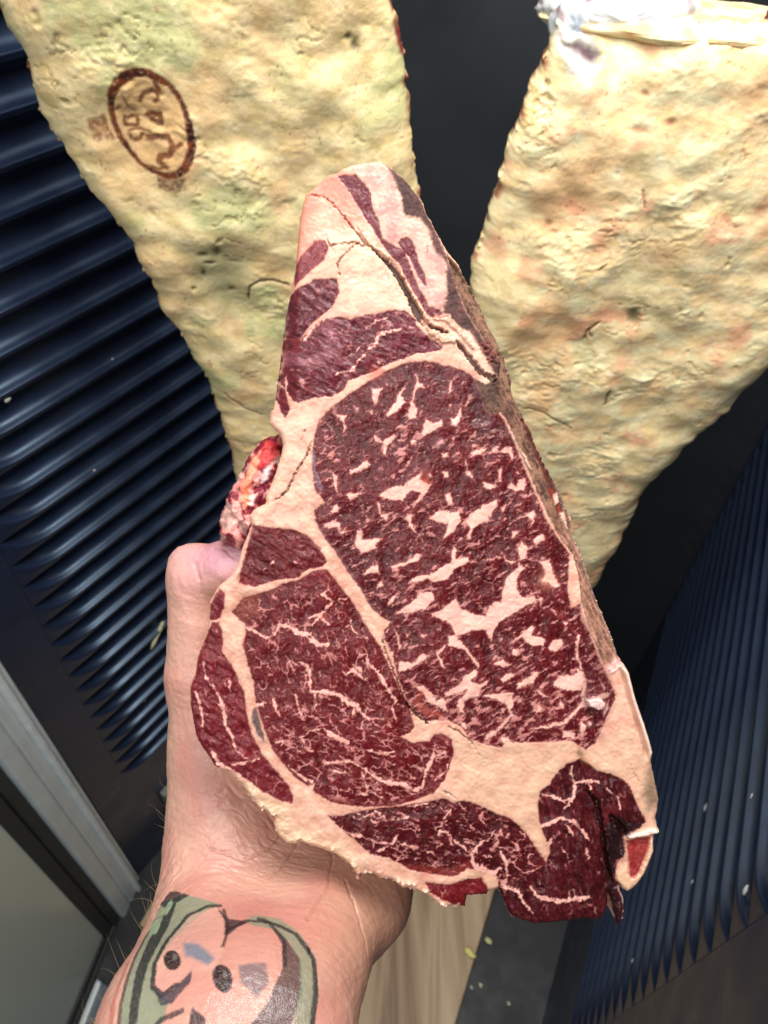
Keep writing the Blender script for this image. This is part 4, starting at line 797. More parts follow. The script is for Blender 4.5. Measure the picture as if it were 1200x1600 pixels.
# red-brown tone under the lower band, ragged orange rim
bl = sstep(8, 0, line_sdf(wx, wy, [(640, 1358), (675, 1364), (707, 1366), (730, 1352)], [6, 8, 8, 4], 14)) * (mus == 5); col = mix(col, lin(148, 58, 48), bl * 0.6)
bl = sstep(7, -2, line_sdf(wx, wy, [(660, 1080), (650, 1098), (668, 1112), (690, 1118)], [3, 5, 7, 4], 14)) * eye; col = mix(col, lin(196, 104, 84), bl * 0.5)
for cx_, cy_, r_, cr in ((666, 750, 9, (206, 104, 78)), (855, 905, 12, (240, 186, 156)), (588, 580, 10, (210, 106, 86)), (507, 965, 6, (190, 90, 80))):
    m = np.exp(-((wx - cx_) ** 2 + (wy - cy_) ** 2) / r_ ** 2); col = mix(col, lin(*cr), m * 0.6)
# lilac sinew in the left notch of the eye
m = sstep(2.5, -1.5, line_sdf(wx, wy, [(489, 705), (491, 735), (496, 752), (501, 762)], [3, 4, 8, 7], 12)); col = mix(col, lin(150, 126, 138), m * 0.75)
m = sstep(1.6, -1, line_sdf(wx, wy, [(493, 812), (507, 838), (525, 860), (545, 892), (566, 922), (582, 950), (600, 966)], [2, 3, 3.5, 3, 2.5, 3, 1], 10)); col = mix(col, lin(120, 78, 80), m * 0.7)
# --- cracks and slits
CRK = [([(480, 305), (505, 306), (520, 317), (532, 332), (550, 355), (570, 380), (582, 388)], [0.6, 1.2, 2.0, 1.6, 2.6, 1.5, 2.0], 0.8), ([(582, 388), (600, 405), (615, 420), (627, 440), (640, 465), (652, 490)], [2.5, 6, 9, 10, 9, 13], 1.0), ([(510, 372), (517, 384), (537, 381), (555, 379), (570, 385)], [1, 2.5, 1.2, 2, 1], 0.8), ([(555, 382), (535, 402), (527, 412), (531, 430)], [1, 1.8, 3.2, 1], 0.6), ([(652, 490), (662, 505), (676, 512), (700, 520)], [14, 10, 8, 3], 1.0), ([(715, 535), (735, 560), (750, 580), (772, 592)], [5, 8, 8, 10], 0.9), ([(487, 690), (478, 715), (460, 742), (450, 765), (440, 775), (428, 783)], [1.2, 2.4, 1.8, 4, 2.5, 1], 0.75), ([(476, 672), (470, 690)], [1, 1.2], 0.5), ([(630, 1090), (640, 1106), (655, 1122), (668, 1130)], [1.5, 5, 4, 1.5], 0.9), ([(700, 1135), (715, 1142), (730, 1153), (740, 1163)], [1, 2.8, 2.4, 1], 0.8), ([(597, 1000), (603, 1020), (615, 1050), (625, 1075), (632, 1092)], [2, 2, 2.2, 2.5, 2], 0.8), ([(740, 1163), (752, 1185), (760, 1197)], [1, 1.2, 0.6], 0.35), ([(752, 840), (755, 870), (765, 885), (755, 905), (775, 912)], [1.5, 2, 2, 2, 1], 0.5), ([(690, 1235), (700, 1240), (712, 1246)], [0.8, 1.8, 0.8], 0.5),
       ([(920, 1238), (934, 1256), (940, 1285), (944, 1320), (951, 1358), (960, 1385)], [3, 8, 6, 7, 6, 3], 1.0), ([(955, 1275), (975, 1300)], [6, 12], 0.95), ([(640, 465), (650, 480)], [3, 4], 1.0), ([(985, 1195), (992, 1212), (1000, 1222)], [1, 1.6, 0.8], 0.4), ([(668, 385), (666, 405)], [1, 1], 0.6), ([(690, 1250), (668, 1400)], [0.1, 0.1], 0.0)]
crk = np.zeros(N)
for p, wd, dp in CRK: crk = np.maximum(crk, dp * sstep(0.9, -0.9, line_sdf(vx, vy, p, np.array(wd) * (0.6 if max(wd) < 5 else 0.9)) + 0.45 * noise2(x / 6, y / 6, 66)))
col = mix(col, lin(52, 18, 16), crk * 0.9); z -= 0.0020 * crk  # crack insides darkened in colour, painted shade on top of the relief
# thin curled membrane along the top crack
for p, wd in (([(585, 386), (605, 400), (622, 412), (628, 428), (640, 450), (652, 470), (662, 490), (668, 500)], [3, 4, 5, 4, 5, 5, 6, 3]), ([(560, 352), (570, 372), (582, 386)], [3, 5, 4]), ([(660, 500), (675, 520), (695, 532), (712, 532)], [6, 9, 10, 6]), ([(680, 497), (698, 496), (720, 520), (740, 545)], [8, 12, 8, 3])):
    s = line_sdf(vx, vy, p, wd); m = sstep(1.2, -1.2, s); col = mix(col, mix(np.tile(lin(204, 150, 124), (N, 1)), lin(236, 202, 174), sstep(-0.2, 0.3, fin)), m * 0.9); z += 0.0007 * m
for p in ([(748, 540), (764, 530), (780, 552), (776, 572), (764, 566)],): m = sstep(3, -2, poly_sdf(wx + 2 * fin, wy, p, 12)); col = mix(col, lin(146, 82, 70), m * np.clip(0.4 + 2 * fin, 0, 1)); z += 0.0015 * m * fin
# white crumbs of fat stuck on the face, torn fringe bottom left
m = sstep(2, -1.5, poly_sdf(wx + 2 * fin, wy + 2 * fin, T(760, 960, [(620, 525), (700, 520), (735, 550), (720, 590), (690, 590), (640, 575)]), 12)); col = mix(col, lin(240, 214, 204), m); z += 0.0022 * m
for cx_, cy_, r_ in ((921, 1131, 4), (955, 1045, 6), (965, 1036, 6), (686, 696, 5), (690, 692, 4), (711, 666, 3), (672, 745, 3)):
    m = np.exp(-((wx - cx_) ** 2 + (wy - cy_) ** 2) / r_ ** 2); col = mix(col, lin(236, 190, 184), np.clip(m * 1.4, 0, 1)); z += 0.0012 * m
fr = sstep(44, 8, rim) * sstep(1195, 1240, y) * sstep(600, 520, x) * (mus == 0)
lump1 = worley(x / 21 + 0.6 * mid, y / 17 + fin * .4, 95); z += fr * 0.0010 * (0.5 - lump1[0]); col = mix(col, lin(222, 196, 156), fr * 0.5)
wh = sstep(0.15, 0.4, fbm(x / 14, y / 14, 3, 96)) * sstep(14, 4, rim) * sstep(1230, 1270, y) * (x < 720); col = mix(col, lin(236, 222, 190), wh * 0.8); z += 0.0012 * wh
rg = sstep(0.12, 0.35, fbm(x / 11 + 5, y / 11, 3, 97)) * sstep(13, 3, rim) * sstep(1330, 1350, y) * sstep(620, 560, x); col = mix(col, lin(120, 40, 38), rg * 0.8)
lw = sstep(12, 2, rim) * sstep(470, 520, y) * sstep(690, 640, y) * (x < 470); col = mix(col, lin(214, 176, 154), lw * sstep(-0.2, 0.3, fbm(x / 10, y / 16, 3, 98)) * 0.8)
lf = sstep(10, 2, rim) * sstep(800, 840, y) * sstep(960, 900, y) * (x < 420); col = mix(col, lin(216, 170, 156), lf * 0.7)
# rim rolls back
z -= 0.0022 * (1 - np.sqrt(1 - (1 - np.clip(rim / 9, 0, 1)) ** 2)); z -= rd * 0.0032 * sstep(34, 0, rim)
z -= 0.004 * sstep(60, 0, rim) * sstep(470, 440, x) * (y < 640)
part = mus.copy(); part[(part == 0) & (bn > 0.5)] = 90; part[(rd > 0.5) | ((d1 > 0.5) & (mus != 12))] = 91
PX = s2w(x, y, z); nrmS = vnormals(PX, Q[:, ::-1]); colS = np.c_[np.clip(col * mix(np.tile([0.60, 0.47, 0.48], (N, 1)), np.array([0.80, 0.745, 0.745]), np.clip(alpha, 0, 1)), 0, 1), np.clip(alpha, 0, 1)]
m_meat = meat_mat('fresh_cut_beef', 0.28, 0.34, 1500, 0.24, [(420, 4, 0.16, 0.0006), (2100, 2, 0.45, 0.00030)], spec=0.2, lo=0.86, hi=1.14, fat_b=0.12, coat=0.05, fat_even=0.8)
m_rind = meat_mat('dried_rind', 0.62, 0.55, 1100, 0.0, [(500, 5, 0.6, 0.0009), (1900, 2, 0.5, 0.0004)], spec=0.18, lo=0.78, hi=1.2)
steak = thing('beef_steak', 'thick raw marbled bone-in beef steak held up in front of the cabinet', 'steak', tuple(s0))
fpart = np.sort(part[Q], axis=1)[:, 1]
for pid in np.unique(fpart):
    qs = Q[fpart == pid][:, ::-1]; us, inv = np.unique(qs, return_inverse=True)
    nm = 'muscle' if 0 < pid < 90 else {0: 'fat', 90: 'bone', 91: 'rind'}[pid]
    o = link(nm, mesh(nm, PX[us], inv.reshape(qs.shape), colS[us], normals=nrmS[us]), steak, m_rind if pid == 91 else m_meat)
    if 0 < pid < 90: o['label'] = MUS[pid - 1][1]
# cut sides and back
L = len(loop); base = np.stack([x[loop], y[loop], z[loop]], 1); rings = [base]; rc_ = [colS[loop]]
nx_ = np.roll(base[:, 1], -8) - np.roll(base[:, 1], 8); ny_ = -(np.roll(base[:, 0], -8) - np.roll(base[:, 0], 8)); ln = np.hypot(nx_, ny_) + 1e-9; nx_, ny_ = nx_ / ln, ny_ / ln
TH = 0.026
for k, t in enumerate((0.06, 0.2, 0.4, 0.6, 0.8, 0.94, 1.0)):
    r = base.copy(); off = 5 * fbm(base[:, 0] / 22 + k * .6, base[:, 1] / 22, 3, 400 + k) + (-2 if t < .9 else -10) * t
    r[:, 0] += nx_ * off; r[:, 1] += ny_ * off; r[:, 2] = base[:, 2] * (1 - t) - TH * t; rings.append(r)
    q = fbm(base[:, 0] / 30 + k * .4, base[:, 1] / 30, 3, 420); c_ = mix(np.tile(lin(218, 172, 150), (L, 1)), lin(112, 28, 36), sstep(-0.08, 0.12, q)); rc_.append(np.c_[c_, np.full(L, 0.5)])
SV = np.concatenate(rings); F4 = []
for k in range(len(rings) - 1):
    a0 = k * L + np.arange(L); b0_ = (k + 1) * L + np.arange(L); F4.append(np.stack([a0, np.roll(a0, -1), np.roll(b0_, -1), b0_], 1))
link('cut_side', mesh('cut_side', s2w(SV[:, 0], SV[:, 1], SV[:, 2]), np.concatenate(F4), np.concatenate(rc_)), steak, m_meat)
tb = tessellate_polygon([[Vector((p[0], p[1], 0)) for p in rings[-1]]]); bk = rings[-1]
qb = fbm(bk[:, 0] / 30, bk[:, 1] / 30, 3, 430)
link('back_face', mesh('back_face', s2w(bk[:, 0], bk[:, 1], bk[:, 2]), tb, np.c_[mix(np.tile(lin(218, 172, 150), (L, 1)), lin(112, 28, 36), sstep(-0.08, 0.12, qb)), np.full(L, 0.5)]), steak, m_meat)
# torn trimming that stands out at the left edge, behind the face
TR = [(444, 676), (422, 680), (405, 687), (392, 705), (380, 722), (370, 745), (357, 767), (344, 795), (340, 820), (343, 850), (380, 862), (410, 840), (430, 800), (446, 740), (450, 700)]
P_ = dense(TR, 1.6, 5.0, 9, 44); V2, Q2, lp2 = grid_fill(P_, 1.4); tx, ty = V2[:, 0], V2[:, 1]; rm2 = dist_rim(V2, P_, 40)
ux = tx + 5 * fbm(tx / 14, ty / 14, 3, 501); uy = ty + 5 * fbm(tx / 14 + 3, ty / 14, 3, 502)
tf = fbm(ux / 16, uy / 22, 3, 503); w1, w2, wi = worley(ux / 13, uy / 17, 504)
tc = mix(np.tile(lin(206, 132, 124), (len(tx), 1)), lin(118, 30, 44), sstep(-0.16, 0.02, tf)); tc = mix(tc, lin(232, 206, 190), sstep(0.75, 0.9, wi) * 0.35)
def tb_(poly, c, a_): 
    global tc
    tc = mix(tc, lin(*c), sstep(3, -3, poly_sdf(ux, uy, poly, 20)) * a_)
tb_([(418, 690), (436, 692), (438, 712), (420, 730), (408, 732), (412, 705)], (206, 58, 62), 0.9); tb_([(400, 712), (412, 705), (406, 732), (397, 755), (394, 785), (388, 798), (380, 785), (384, 750)], (238, 142, 112), 0.95); tb_([(395, 773), (406, 772), (400, 790), (393, 788)], (240, 208, 196), 0.9); tb_([(415, 735), (428, 728), (422, 748), (412, 755)], (224, 206, 206), 0.8); tb_([(350, 790), (378, 785), (384, 812), (360, 832), (345, 820)], (220, 176, 162), 0.6); tb_([(404, 790), (418, 760), (416, 785)], (84, 22, 40), 0.8)
tz = -0.009 + 0.0030 * fbm(ux / 24, uy / 24, 3, 505) + 0.0009 * (0.5 - w1) - 0.010 * (1 - np.sqrt(1 - (1 - np.clip(rm2 / 26, 0, 1)) ** 2))
base = np.stack([tx[lp2], ty[lp2], tz[lp2]], 1); bot = base.copy(); bot[:, 2] = -0.024; bot[:, 0] += 8; L2 = len(lp2); n2_ = len(tx)
AV = np.concatenate([np.stack([tx, ty, tz], 1), bot]); q2 = n2_ + np.arange(L2)
FF = np.concatenate([Q2[:, ::-1], np.stack([lp2, np.roll(lp2, -1), np.roll(q2, -1), q2], 1)])
AV[:, 0] = 600 + (AV[:, 0] - 600) * 1.055; AV[:, 1] = 800 + (AV[:, 1] - 800) * 1.055
link('torn_trimming', mesh('torn_trimming', s2w(AV[:, 0], AV[:, 1], AV[:, 2]), FF, np.c_[np.concatenate([tc, tc[lp2]]), np.full(len(AV), 0.4)]), steak, m_meat)
# ================================================================== the hand and forearm
def C(px, py, d): return _ray(px, py) * d
HK = []                                                   # (a, ra, b, rb, blend)
def bone(a, ra, b, rb, k=0.008): HK.append((np.array(a), ra, np.array(b), rb, k))
# forearm (two bones and the flesh between), running down towards the photographer
bone(C(272, 1610, .238), .0235, C(250, 1960, .206), .0275); bone(C(428, 1610, .238), .0245, C(450, 1960, .206), .0290); bone(C(350, 1610, .236), .0260, C(350, 1960, .204), .0320)
bone(C(348, 1405, .290), .0228, C(272, 1610, .238), .0235); bone(C(516, 1405, .292), .0235, C(428, 1610, .238), .0245); bone(C(425, 1405, .291), .0222, C(350, 1610, .236), .0250)
# ball of the thumb, heel of the hand, palm
bone(C(348, 1405, .290), .0228, C(350, 1290, .302), .0212, .010); bone(C(350, 1290, .302), .0212, C(336, 1170, .304), .0172, .010)
bone(C(400, 1330, .302), .0205, C(400, 1230, .312), .0180, .010)
bone(C(562, 1395, .298), .0215, C(590, 1300, .316), .0190, .010); bone(C(425, 1405, .292), .0210, C(480, 1290, .314), .0180, .010)
for mx, my, r0 in ((430, 1120, .0130), (510, 1140, .0132), (588, 1175, .0125), (652, 1235, .0115)):
    bone(C(470 + (mx - 540) * .45, 1330, .314), .0180, C(mx, my, .308), r0, .009)
# thumb: up the left side of the steak, then bent over against its edge
bone(C(336, 1170, .304), .0172, C(314, 1060, .300), .0136, .009); bone(C(314, 1060, .300), .0136, C(311, 905, .294), .0116, .006)
bone(C(311, 905, .294), .0118, C(356, 886, .288), .0108, .004); bone(C(356, 886, .288), .0106, C(420, 876, .285), .0090, .004)
bone(C(294, 876, .292), .0070, C(304, 890, .293), .0090, .006)
# four fingers spread along the back of the steak
for pts in (((430, 1120, .308, .0130), (474, 930, .303, .0105), (492, 800, .300, .0095), (508, 700, .298, .0080)), ((510, 1140, .308, .0132), (586, 920, .303, .0108), (616, 780, .300, .0097), (636, 680, .298, .0080)),
            ((588, 1175, .308, .0125), (676, 980, .303, .0104), (712, 860, .300, .0094), (738, 770, .298, .0078)), ((652, 1235, .308, .0115), (738, 1080, .302, .0092), (772, 990, .299, .0084), (792, 920, .297, .0070))):
    for (x0, y0, d0, r0), (x1, y1, d1, r1) in zip(pts[:-1], pts[1:]): bone(C(x0, y0, d0), r0, C(x1, y1, d1), r1, .003)
pts_ = np.array([p for h in HK for p in (h[0], h[2])]); H = 0.0022
lo_ = pts_.min(0) - 0.038; hi_ = pts_.max(0) + 0.038; dim = np.ceil((hi_ - lo_) / H).astype(int)
gx, gy, gz = [lo_[i] + np.arange(dim[i]) * H for i in range(3)]
fld = np.full(dim, 0.05)
for a_, ra, b_, rb_, k in HK:
    mn = np.minimum(a_, b_) - max(ra, rb_) - 0.02; mxx = np.maximum(a_, b_) + max(ra, rb_) + 0.02
    i0 = np.maximum(((mn - lo_) / H).astype(int), 0); i1 = np.minimum(((mxx - lo_) / H).astype(int) + 1, dim)
    X_, Y_, Z_ = np.meshgrid(gx[i0[0]:i1[0]], gy[i0[1]:i1[1]], gz[i0[2]:i1[2]], indexing='ij')
    e = b_ - a_; t = np.clip(((X_ - a_[0]) * e[0] + (Y_ - a_[1]) * e[1] + (Z_ - a_[2]) * e[2]) / (e @ e), 0, 1)
    dd = np.sqrt((X_ - a_[0] - t * e[0]) ** 2 + (Y_ - a_[1] - t * e[1]) ** 2 + (Z_ - a_[2] - t * e[2]) ** 2) - (ra + (rb_ - ra) * t)
    sl = np.s_[i0[0]:i1[0], i0[1]:i1[1], i0[2]:i1[2]]; f0 = fld[sl]
    h_ = np.clip(0.5 + 0.5 * (f0 - dd) / k, 0, 1); fld[sl] = f0 * (1 - h_) + dd * h_ - k * h_ * (1 - h_)
# naive surface nets
ins_ = fld < 0; cs = np.zeros(np.array(dim) - 1, int); acc = np.zeros(tuple(np.array(dim) - 1) + (3,)); cnt_ = np.zeros(np.array(dim) - 1)
corner = [(i, j, k) for i in (0, 1) for j in (0, 1) for k in (0, 1)]
def sub(A, o): return A[o[0]:A.shape[0] - 1 + o[0], o[1]:A.shape[1] - 1 + o[1], o[2]:A.shape[2] - 1 + o[2]]
for o in corner: cs += sub(ins_, o)
mixd = (cs > 0) & (cs < 8); ci = np.argwhere(mixd); vid = np.full(mixd.shape, -1); vid[mixd] = np.arange(len(ci))
accv = np.zeros((len(ci), 3)); cn = np.zeros(len(ci))
for p in corner:
    for ax in range(3):
        if p[ax]: continue
        q = list(p); q[ax] = 1
        fa = fld[ci[:, 0] + p[0], ci[:, 1] + p[1], ci[:, 2] + p[2]]; fb = fld[ci[:, 0] + q[0], ci[:, 1] + q[1], ci[:, 2] + q[2]]
        m_ = (fa < 0) != (fb < 0); t = np.where(m_, fa / (fa - fb + 1e-12), 0)
        pos = np.array(p, float)[None].repeat(len(ci), 0); pos[:, ax] += t; accv[m_] += pos[m_]; cn += m_
hv = lo_ + (ci + accv / cn[:, None]) * H; hq = []
for ax in range(3):
    b1, b2 = (ax + 1) % 3, (ax + 2) % 3
    s0_ = [slice(0, None)] * 3; s1_ = [slice(0, None)] * 3; s0_[ax] = slice(0, -1); s1_[ax] = slice(1, None)
    A0, A1 = ins_[tuple(s0_)], ins_[tuple(s1_)]
    for sgn in (0, 1):
        e = np.argwhere((A0 & ~A1) if sgn == 0 else (~A0 & A1)); e = e[(e[:, b1] > 0) & (e[:, b2] > 0)]
        o1 = np.zeros(3, int); o1[b1] = 1; o2 = np.zeros(3, int); o2[b2] = 1
        g_ = lambda v: vid[v[:, 0], v[:, 1], v[:, 2]]
        quad = np.stack([g_(e - o1 - o2), g_(e - o2), g_(e), g_(e - o1)], 1); hq.append(quad if sgn == 0 else quad[:, ::-1])
hq = np.concatenate(hq); hq = hq[(hq >= 0).all(1)]
me0 = mesh('hand_cage', hv, hq); tmp = bpy.data.objects.new('hand_cage', me0); COL.objects.link(tmp)
md = tmp.modifiers.new('s', 'SMOOTH'); md.factor = 0.5; md.iterations = 4
md = tmp.modifiers.new('d', 'SUBSURF'); md.levels = 2; md.render_levels = 2
dg = bpy.context.evaluated_depsgraph_get(); me1 = bpy.data.meshes.new_from_object(tmp.evaluated_get(dg))
bpy.data.objects.remove(tmp); bpy.data.meshes.remove(me0)
nv = len(me1.vertices); hv = np.zeros(nv * 3, np.float32); me1.vertices.foreach_get('co', hv); hv = hv.reshape(-1, 3).astype(float)
hn = np.zeros(nv * 3, np.float32); me1.vertices.foreach_get('normal', hn); hn = hn.reshape(-1, 3).astype(float)
# ---- skin frame: u across the arm, v along it (metres), laid flat on the wrist
A0_ = C(350, 1500, .238); eV = C(420, 1400, .268) - C(345, 1610, .212); eV /= np.linalg.norm(eV); eU = np.array([1.0, 0, 0]); eU -= (eU @ eV) * eV; eU /= np.linalg.norm(eU); eN = np.cross(eU, eV)
def to_uv(P): q = P - A0_; return q @ eU, q @ eV
def trace(pts):                                            # outline on the flat wrist frame
    o = []
    for px, py in pts:
        r = _ray(px, py); t = (A0_ @ eN) / (r @ eN); o.append(to_uv(r * t))
    return o
TT = lambda pts: trace([(100 + a_ / 2, 1200 + b_ / 2) for a_, b_ in pts])
u, v_ = to_uv(hv); front = sstep(0.1, 0.5, hn @ eN)
# ---- skin relief: creases of the wrist and the ball of the thumb
zc = fbm(u * 90 + 0.5 * fbm(u * 60, v_ * 60, 2, 601), v_ * 420 + 3 * fbm(u * 45, v_ * 45, 3, 602), 3, 603)
cre = -np.abs(zc); zone = sstep(0.015, 0.030, v_ + 0.010 * fbm(u * 40, v_ * 40, 2, 604)) * sstep(0.085, 0.055, v_) * sstep(0.035, 0.005, u)
lump_ = n3(hv * 45, 610); l2 = n3(hv * 130, 611); l3 = n3(hv * 520, 612)
disp = 0.0008 * lump_ + 0.00030 * l2 + 0.00016 * l3 + 0.0011 * cre * zone * front
lines = [([(540, 1385), (575, 1440), (600, 1480), (612, 1520)], 2.4), ([(505, 1330), (520, 1360), (512, 1400), (480, 1450)], 2.0), ([(600, 1400), (595, 1440), (575, 1500)], 1.6), ([(460, 1330), (420, 1360), (380, 1375), (330, 1370)], 1.3), ([(470, 1342), (440, 1375), (420, 1392)], 1.3), ([(620, 1400), (610, 1430), (622, 1440)], 1.5), ([(350, 1310), (400, 1330), (455, 1322)], 1.2), ([(330, 1280), (380, 1300), (420, 1300)], 1.0)]
pxm = 0.238 / F_PX; lin_ = np.zeros(nv)
uw = u + 0.0006 * fbm(u * 300, v_ * 300, 2, 620); vw = v_ + 0.0006 * fbm(u * 300 + 3, v_ * 300, 2, 621)
for p, wd in lines: lin_ = np.maximum(lin_, sstep(2.2, -0.6, line_sdf(uw, vw, trace(p), wd * pxm, 0.01) / pxm))
disp -= 0.0006 * lin_ * front
# thumb fold beside the bent joint
for p, wd, dp in (([(330, 955), (345, 945), (356, 930), (352, 915)], 4, 0.0014), ([(300, 880), (310, 905), (312, 930)], 3, 0.0004)):
    w_c = [C(a_, b_, .279) for a_, b_ in p]
    for a_, b_ in zip(w_c[:-1], w_c[1:]):
        e = b_ - a_; t = np.clip(((hv - a_) @ e) / (e @ e), 0, 1); dd = np.linalg.norm((hv - a_ - t[:, None] * e)[:, :2], axis=1); disp -= dp * np.exp(-(dd / (wd * .00027)) ** 2) * (hv[:, 2] > -0.292)
hv2 = hv + hn * disp[:, None]
# ---- skin colour, with the pink light on the thumb painted in
sk = np.tile(lin(214, 163, 145), (nv, 1)); b1_ = n3(hv * 60 + 3, 630); b2_ = n3(hv * 200, 631)
sk = mix(sk, lin(204, 138, 124), sstep(-0.1, 0.4, b1_) * 0.6); sk = mix(sk, lin(222, 176, 152), sstep(0.0, 0.4, -b1_) * 0.5)
sk = sk * (1 + 0.06 * b2_ + 0.05 * n3(hv * 700, 632))[:, None]
wr = np.exp(-(((u + 0.004) / 0.030) ** 2 + ((v_ - 0.012) / 0.014) ** 2)); sk = mix(sk, lin(186, 110, 104), wr * 0.4)
pal = sstep(0.012, 0.045, u) * sstep(-0.02, 0.02, v_); sk = mix(sk, lin(196, 146, 112), pal * 0.5)
th = np.exp(-(np.linalg.norm((hv - C(345, 868, .279)) / np.array([.020, .011, .02]), axis=1)) ** 2); sk = mix(sk, lin(208, 150, 176), th * 0.75)  # purple and pale pink light on the thumb, put into the skin colour
th2 = np.exp(-(np.linalg.norm((hv - C(292, 905, .285)) / np.array([.010, .012, .03]), axis=1)) ** 2); sk = mix(sk, lin(232, 168, 160), th2 * 0.5)
fo = np.exp(-(np.linalg.norm((hv - C(348, 940, .279)) / np.array([.006, .007, .03]), axis=1)) ** 2); sk = mix(sk, lin(196, 148, 96), fo * 0.7)
sk = mix(sk, lin(168, 100, 86), lin_ * 0.22 * front)
# ---- the tattoo: bands, petals and dots
uj = u + 0.00022 * fbm(u * 900, v_ * 900, 2, 640); vj = v_ + 0.00022 * fbm(u * 900 + 4, v_ * 900, 2, 641)
def ink(mask, c, a_):
    global sk
    a_ = a_ * front * np.clip(1.0 + 0.4 * fbm(u * 1400, v_ * 1400, 2, 642), 0.82, 1); sk = mix(sk, lin(*c), np.clip(mask, 0, 1) * a_)
def fill(pts, c, a_, soft=1.0): ink(sstep(soft, -soft, poly_sdf(uj, vj, TT(pts), 0.03) / pxm), c, a_)
def stroke(pts, wd, c, a_): ink(sstep(1.0, -0.8, line_sdf(uj, vj, TT(pts), (np.array(wd) if not np.isscalar(wd) else wd) * pxm / 2 * 2.4, 0.01) / pxm), c, a_)
GREEN, BLACK = (118, 146, 120), (24, 24, 34)
fill([(150, 830), (185, 700), (230, 580), (270, 470), (300, 412), (390, 428), (490, 462), (430, 490), (350, 560), (295, 640), (275, 700), (330, 745), (300, 790), (240, 840)], GREEN, 0.82)
fill([(195, 770), (228, 640), (268, 540), (305, 490), (318, 445), (296, 412), (330, 393), (392, 428), (352, 442), (332, 505), (304, 560), (264, 640), (238, 720), (226, 765)], BLACK, 0.9)
fill([(270, 470), (292, 465), (302, 500), (290, 530), (266, 520), (260, 495)], (150, 170, 138), 0.95); fill([(305, 445), (335, 420), (342, 440), (325, 470), (312, 468)], (150, 170, 138), 0.95)
fill([(480, 470), (400, 490), (335, 560), (290, 640), (282, 700), (310, 726), (352, 712), (400, 682), (460, 690), (500, 640), (505, 580), (500, 500)], (222, 176, 160), 0.45)
fill([(512, 560), (570, 522), (640, 535), (685, 590), (686, 660), (650, 730), (600, 790), (520, 790), (470, 700), (500, 620)], (204, 142, 126), 0.4)
fill([(618, 526), (690, 566), (742, 622), (746, 700), (712, 770), (650, 810), (560, 810), (640, 742), (684, 662), (682, 592), (650, 545)], (58, 50, 54), 0.86)
stroke([(600, 522), (660, 530), (722, 562), (764, 612), (768, 690), (742, 780), (720, 820)], 22, GREEN, 0.75); stroke([(610, 516), (728, 552), (782, 606), (788, 690), (764, 800)], 6, BLACK, 0.85)
fill([(478, 468), (520, 518), (582, 528), (545, 548), (516, 574), (504, 574), (504, 520)], BLACK, 0.9)
stroke([(490, 466), (450, 466), (390, 490), (330, 560), (285, 640), (276, 700), (305, 728), (352, 712)], 6, BLACK, 0.9); stroke([(500, 480), (514, 540), (508, 580), (498, 612)], 5, BLACK, 0.8); stroke([(514, 560), (570, 522), (640, 528), (690, 580), (692, 650)], 5, BLACK, 0.8)
fill([(280, 706), (310, 730), (352, 715), (402, 680), (396, 712), (340, 750), (300, 748)], (52, 52, 66), 0.9)
for ex_, ey_, r1, r2 in ((340, 640, 26, 31), (497, 706, 31, 34)):
    t_ = np.linspace(0, 2 * np.pi, 20, endpoint=False); fill([(ex_ + r1 * math.cos(k) * 1.0 + 5 * math.sin(k), ey_ + r2 * math.sin(k)) for k in t_], (26, 24, 30), 0.97); fill([(ex_ + 8 + 8 * math.cos(k), ey_ - 8 + 10 * math.sin(k)) for k in t_], (120, 116, 110), 0.8)
fill([(374, 588), (424, 600), (472, 650), (452, 672), (400, 640), (382, 636)], (88, 124, 146), 0.8, 4.0); fill([(548, 672), (632, 656), (642, 702), (604, 742), (552, 712)], (96, 94, 102), 0.75, 3.0)
fill([(402, 766), (446, 790), (430, 830), (380, 830)], BLACK, 0.9); fill([(776, 776), (870, 800), (830, 860), (740, 850)], BLACK, 0.9); stroke([(150, 800), (175, 720), (210, 620), (262, 500)], 5, BLACK, 0.8); stroke([(250, 800), (300, 776), (370, 770)], 5, BLACK, 0.85); stroke([(130, 780), (150, 700), (200, 590)], 6, (168, 60, 66), 0.55)
fill([(762, 572), (774, 580), (770, 596), (760, 588)], BLACK, 0.9)
def skin_mat():
    m, nt, b = new_mat('skin')
    at_ = nd(nt, 'ShaderNodeAttribute', attribute_name='Col'); nt.links.new(at_.outputs['Color'], b.inputs['Base Color'])
    co = nd(nt, 'ShaderNodeTexCoord').outputs['Object']; prev = None
    for sc, st, di in ((470, 0.16, 0.0006), (1250, 0.26, 0.0004)):
        n = nd(nt, 'ShaderNodeTexVoronoi', Scale=sc, feature='DISTANCE_TO_EDGE'); nt.links.new(co, n.inputs['Vector'])
        ns = nd(nt, 'ShaderNodeTexNoise', Scale=sc * 0.6, Detail=3.0); nt.links.new(co, ns.inputs['Vector'])
        mp = nd(nt, 'ShaderNodeMapRange'); mp.inputs[2].default_value = 0.25; nt.links.new(n.outputs['Distance'], mp.inputs[0])
        ad = nd(nt, 'ShaderNodeMath', operation='MULTIPLY'); nt.links.new(mp.outputs[0], ad.inputs[0]); nt.links.new(ns.outputs['Fac'], ad.inputs[1])
        bp = nd(nt, 'ShaderNodeBump', Strength=st, Distance=di); nt.links.new(ad.outputs[0], bp.inputs['Height'])
        if prev: nt.links.new(prev, bp.inputs['Normal'])
        prev = bp.outputs['Normal']
    nt.links.new(prev, b.inputs['Normal'])
    b.inputs['Roughness'].default_value = 0.31; b.inputs['Specular IOR Level'].default_value = 0.5
    b.inputs['Subsurface Weight'].default_value = 0.15; b.inputs['Subsurface Radius'].default_value = (1, .35, .2); b.inputs['Subsurface Scale'].default_value = 0.002
    return m
m_skin = skin_mat()
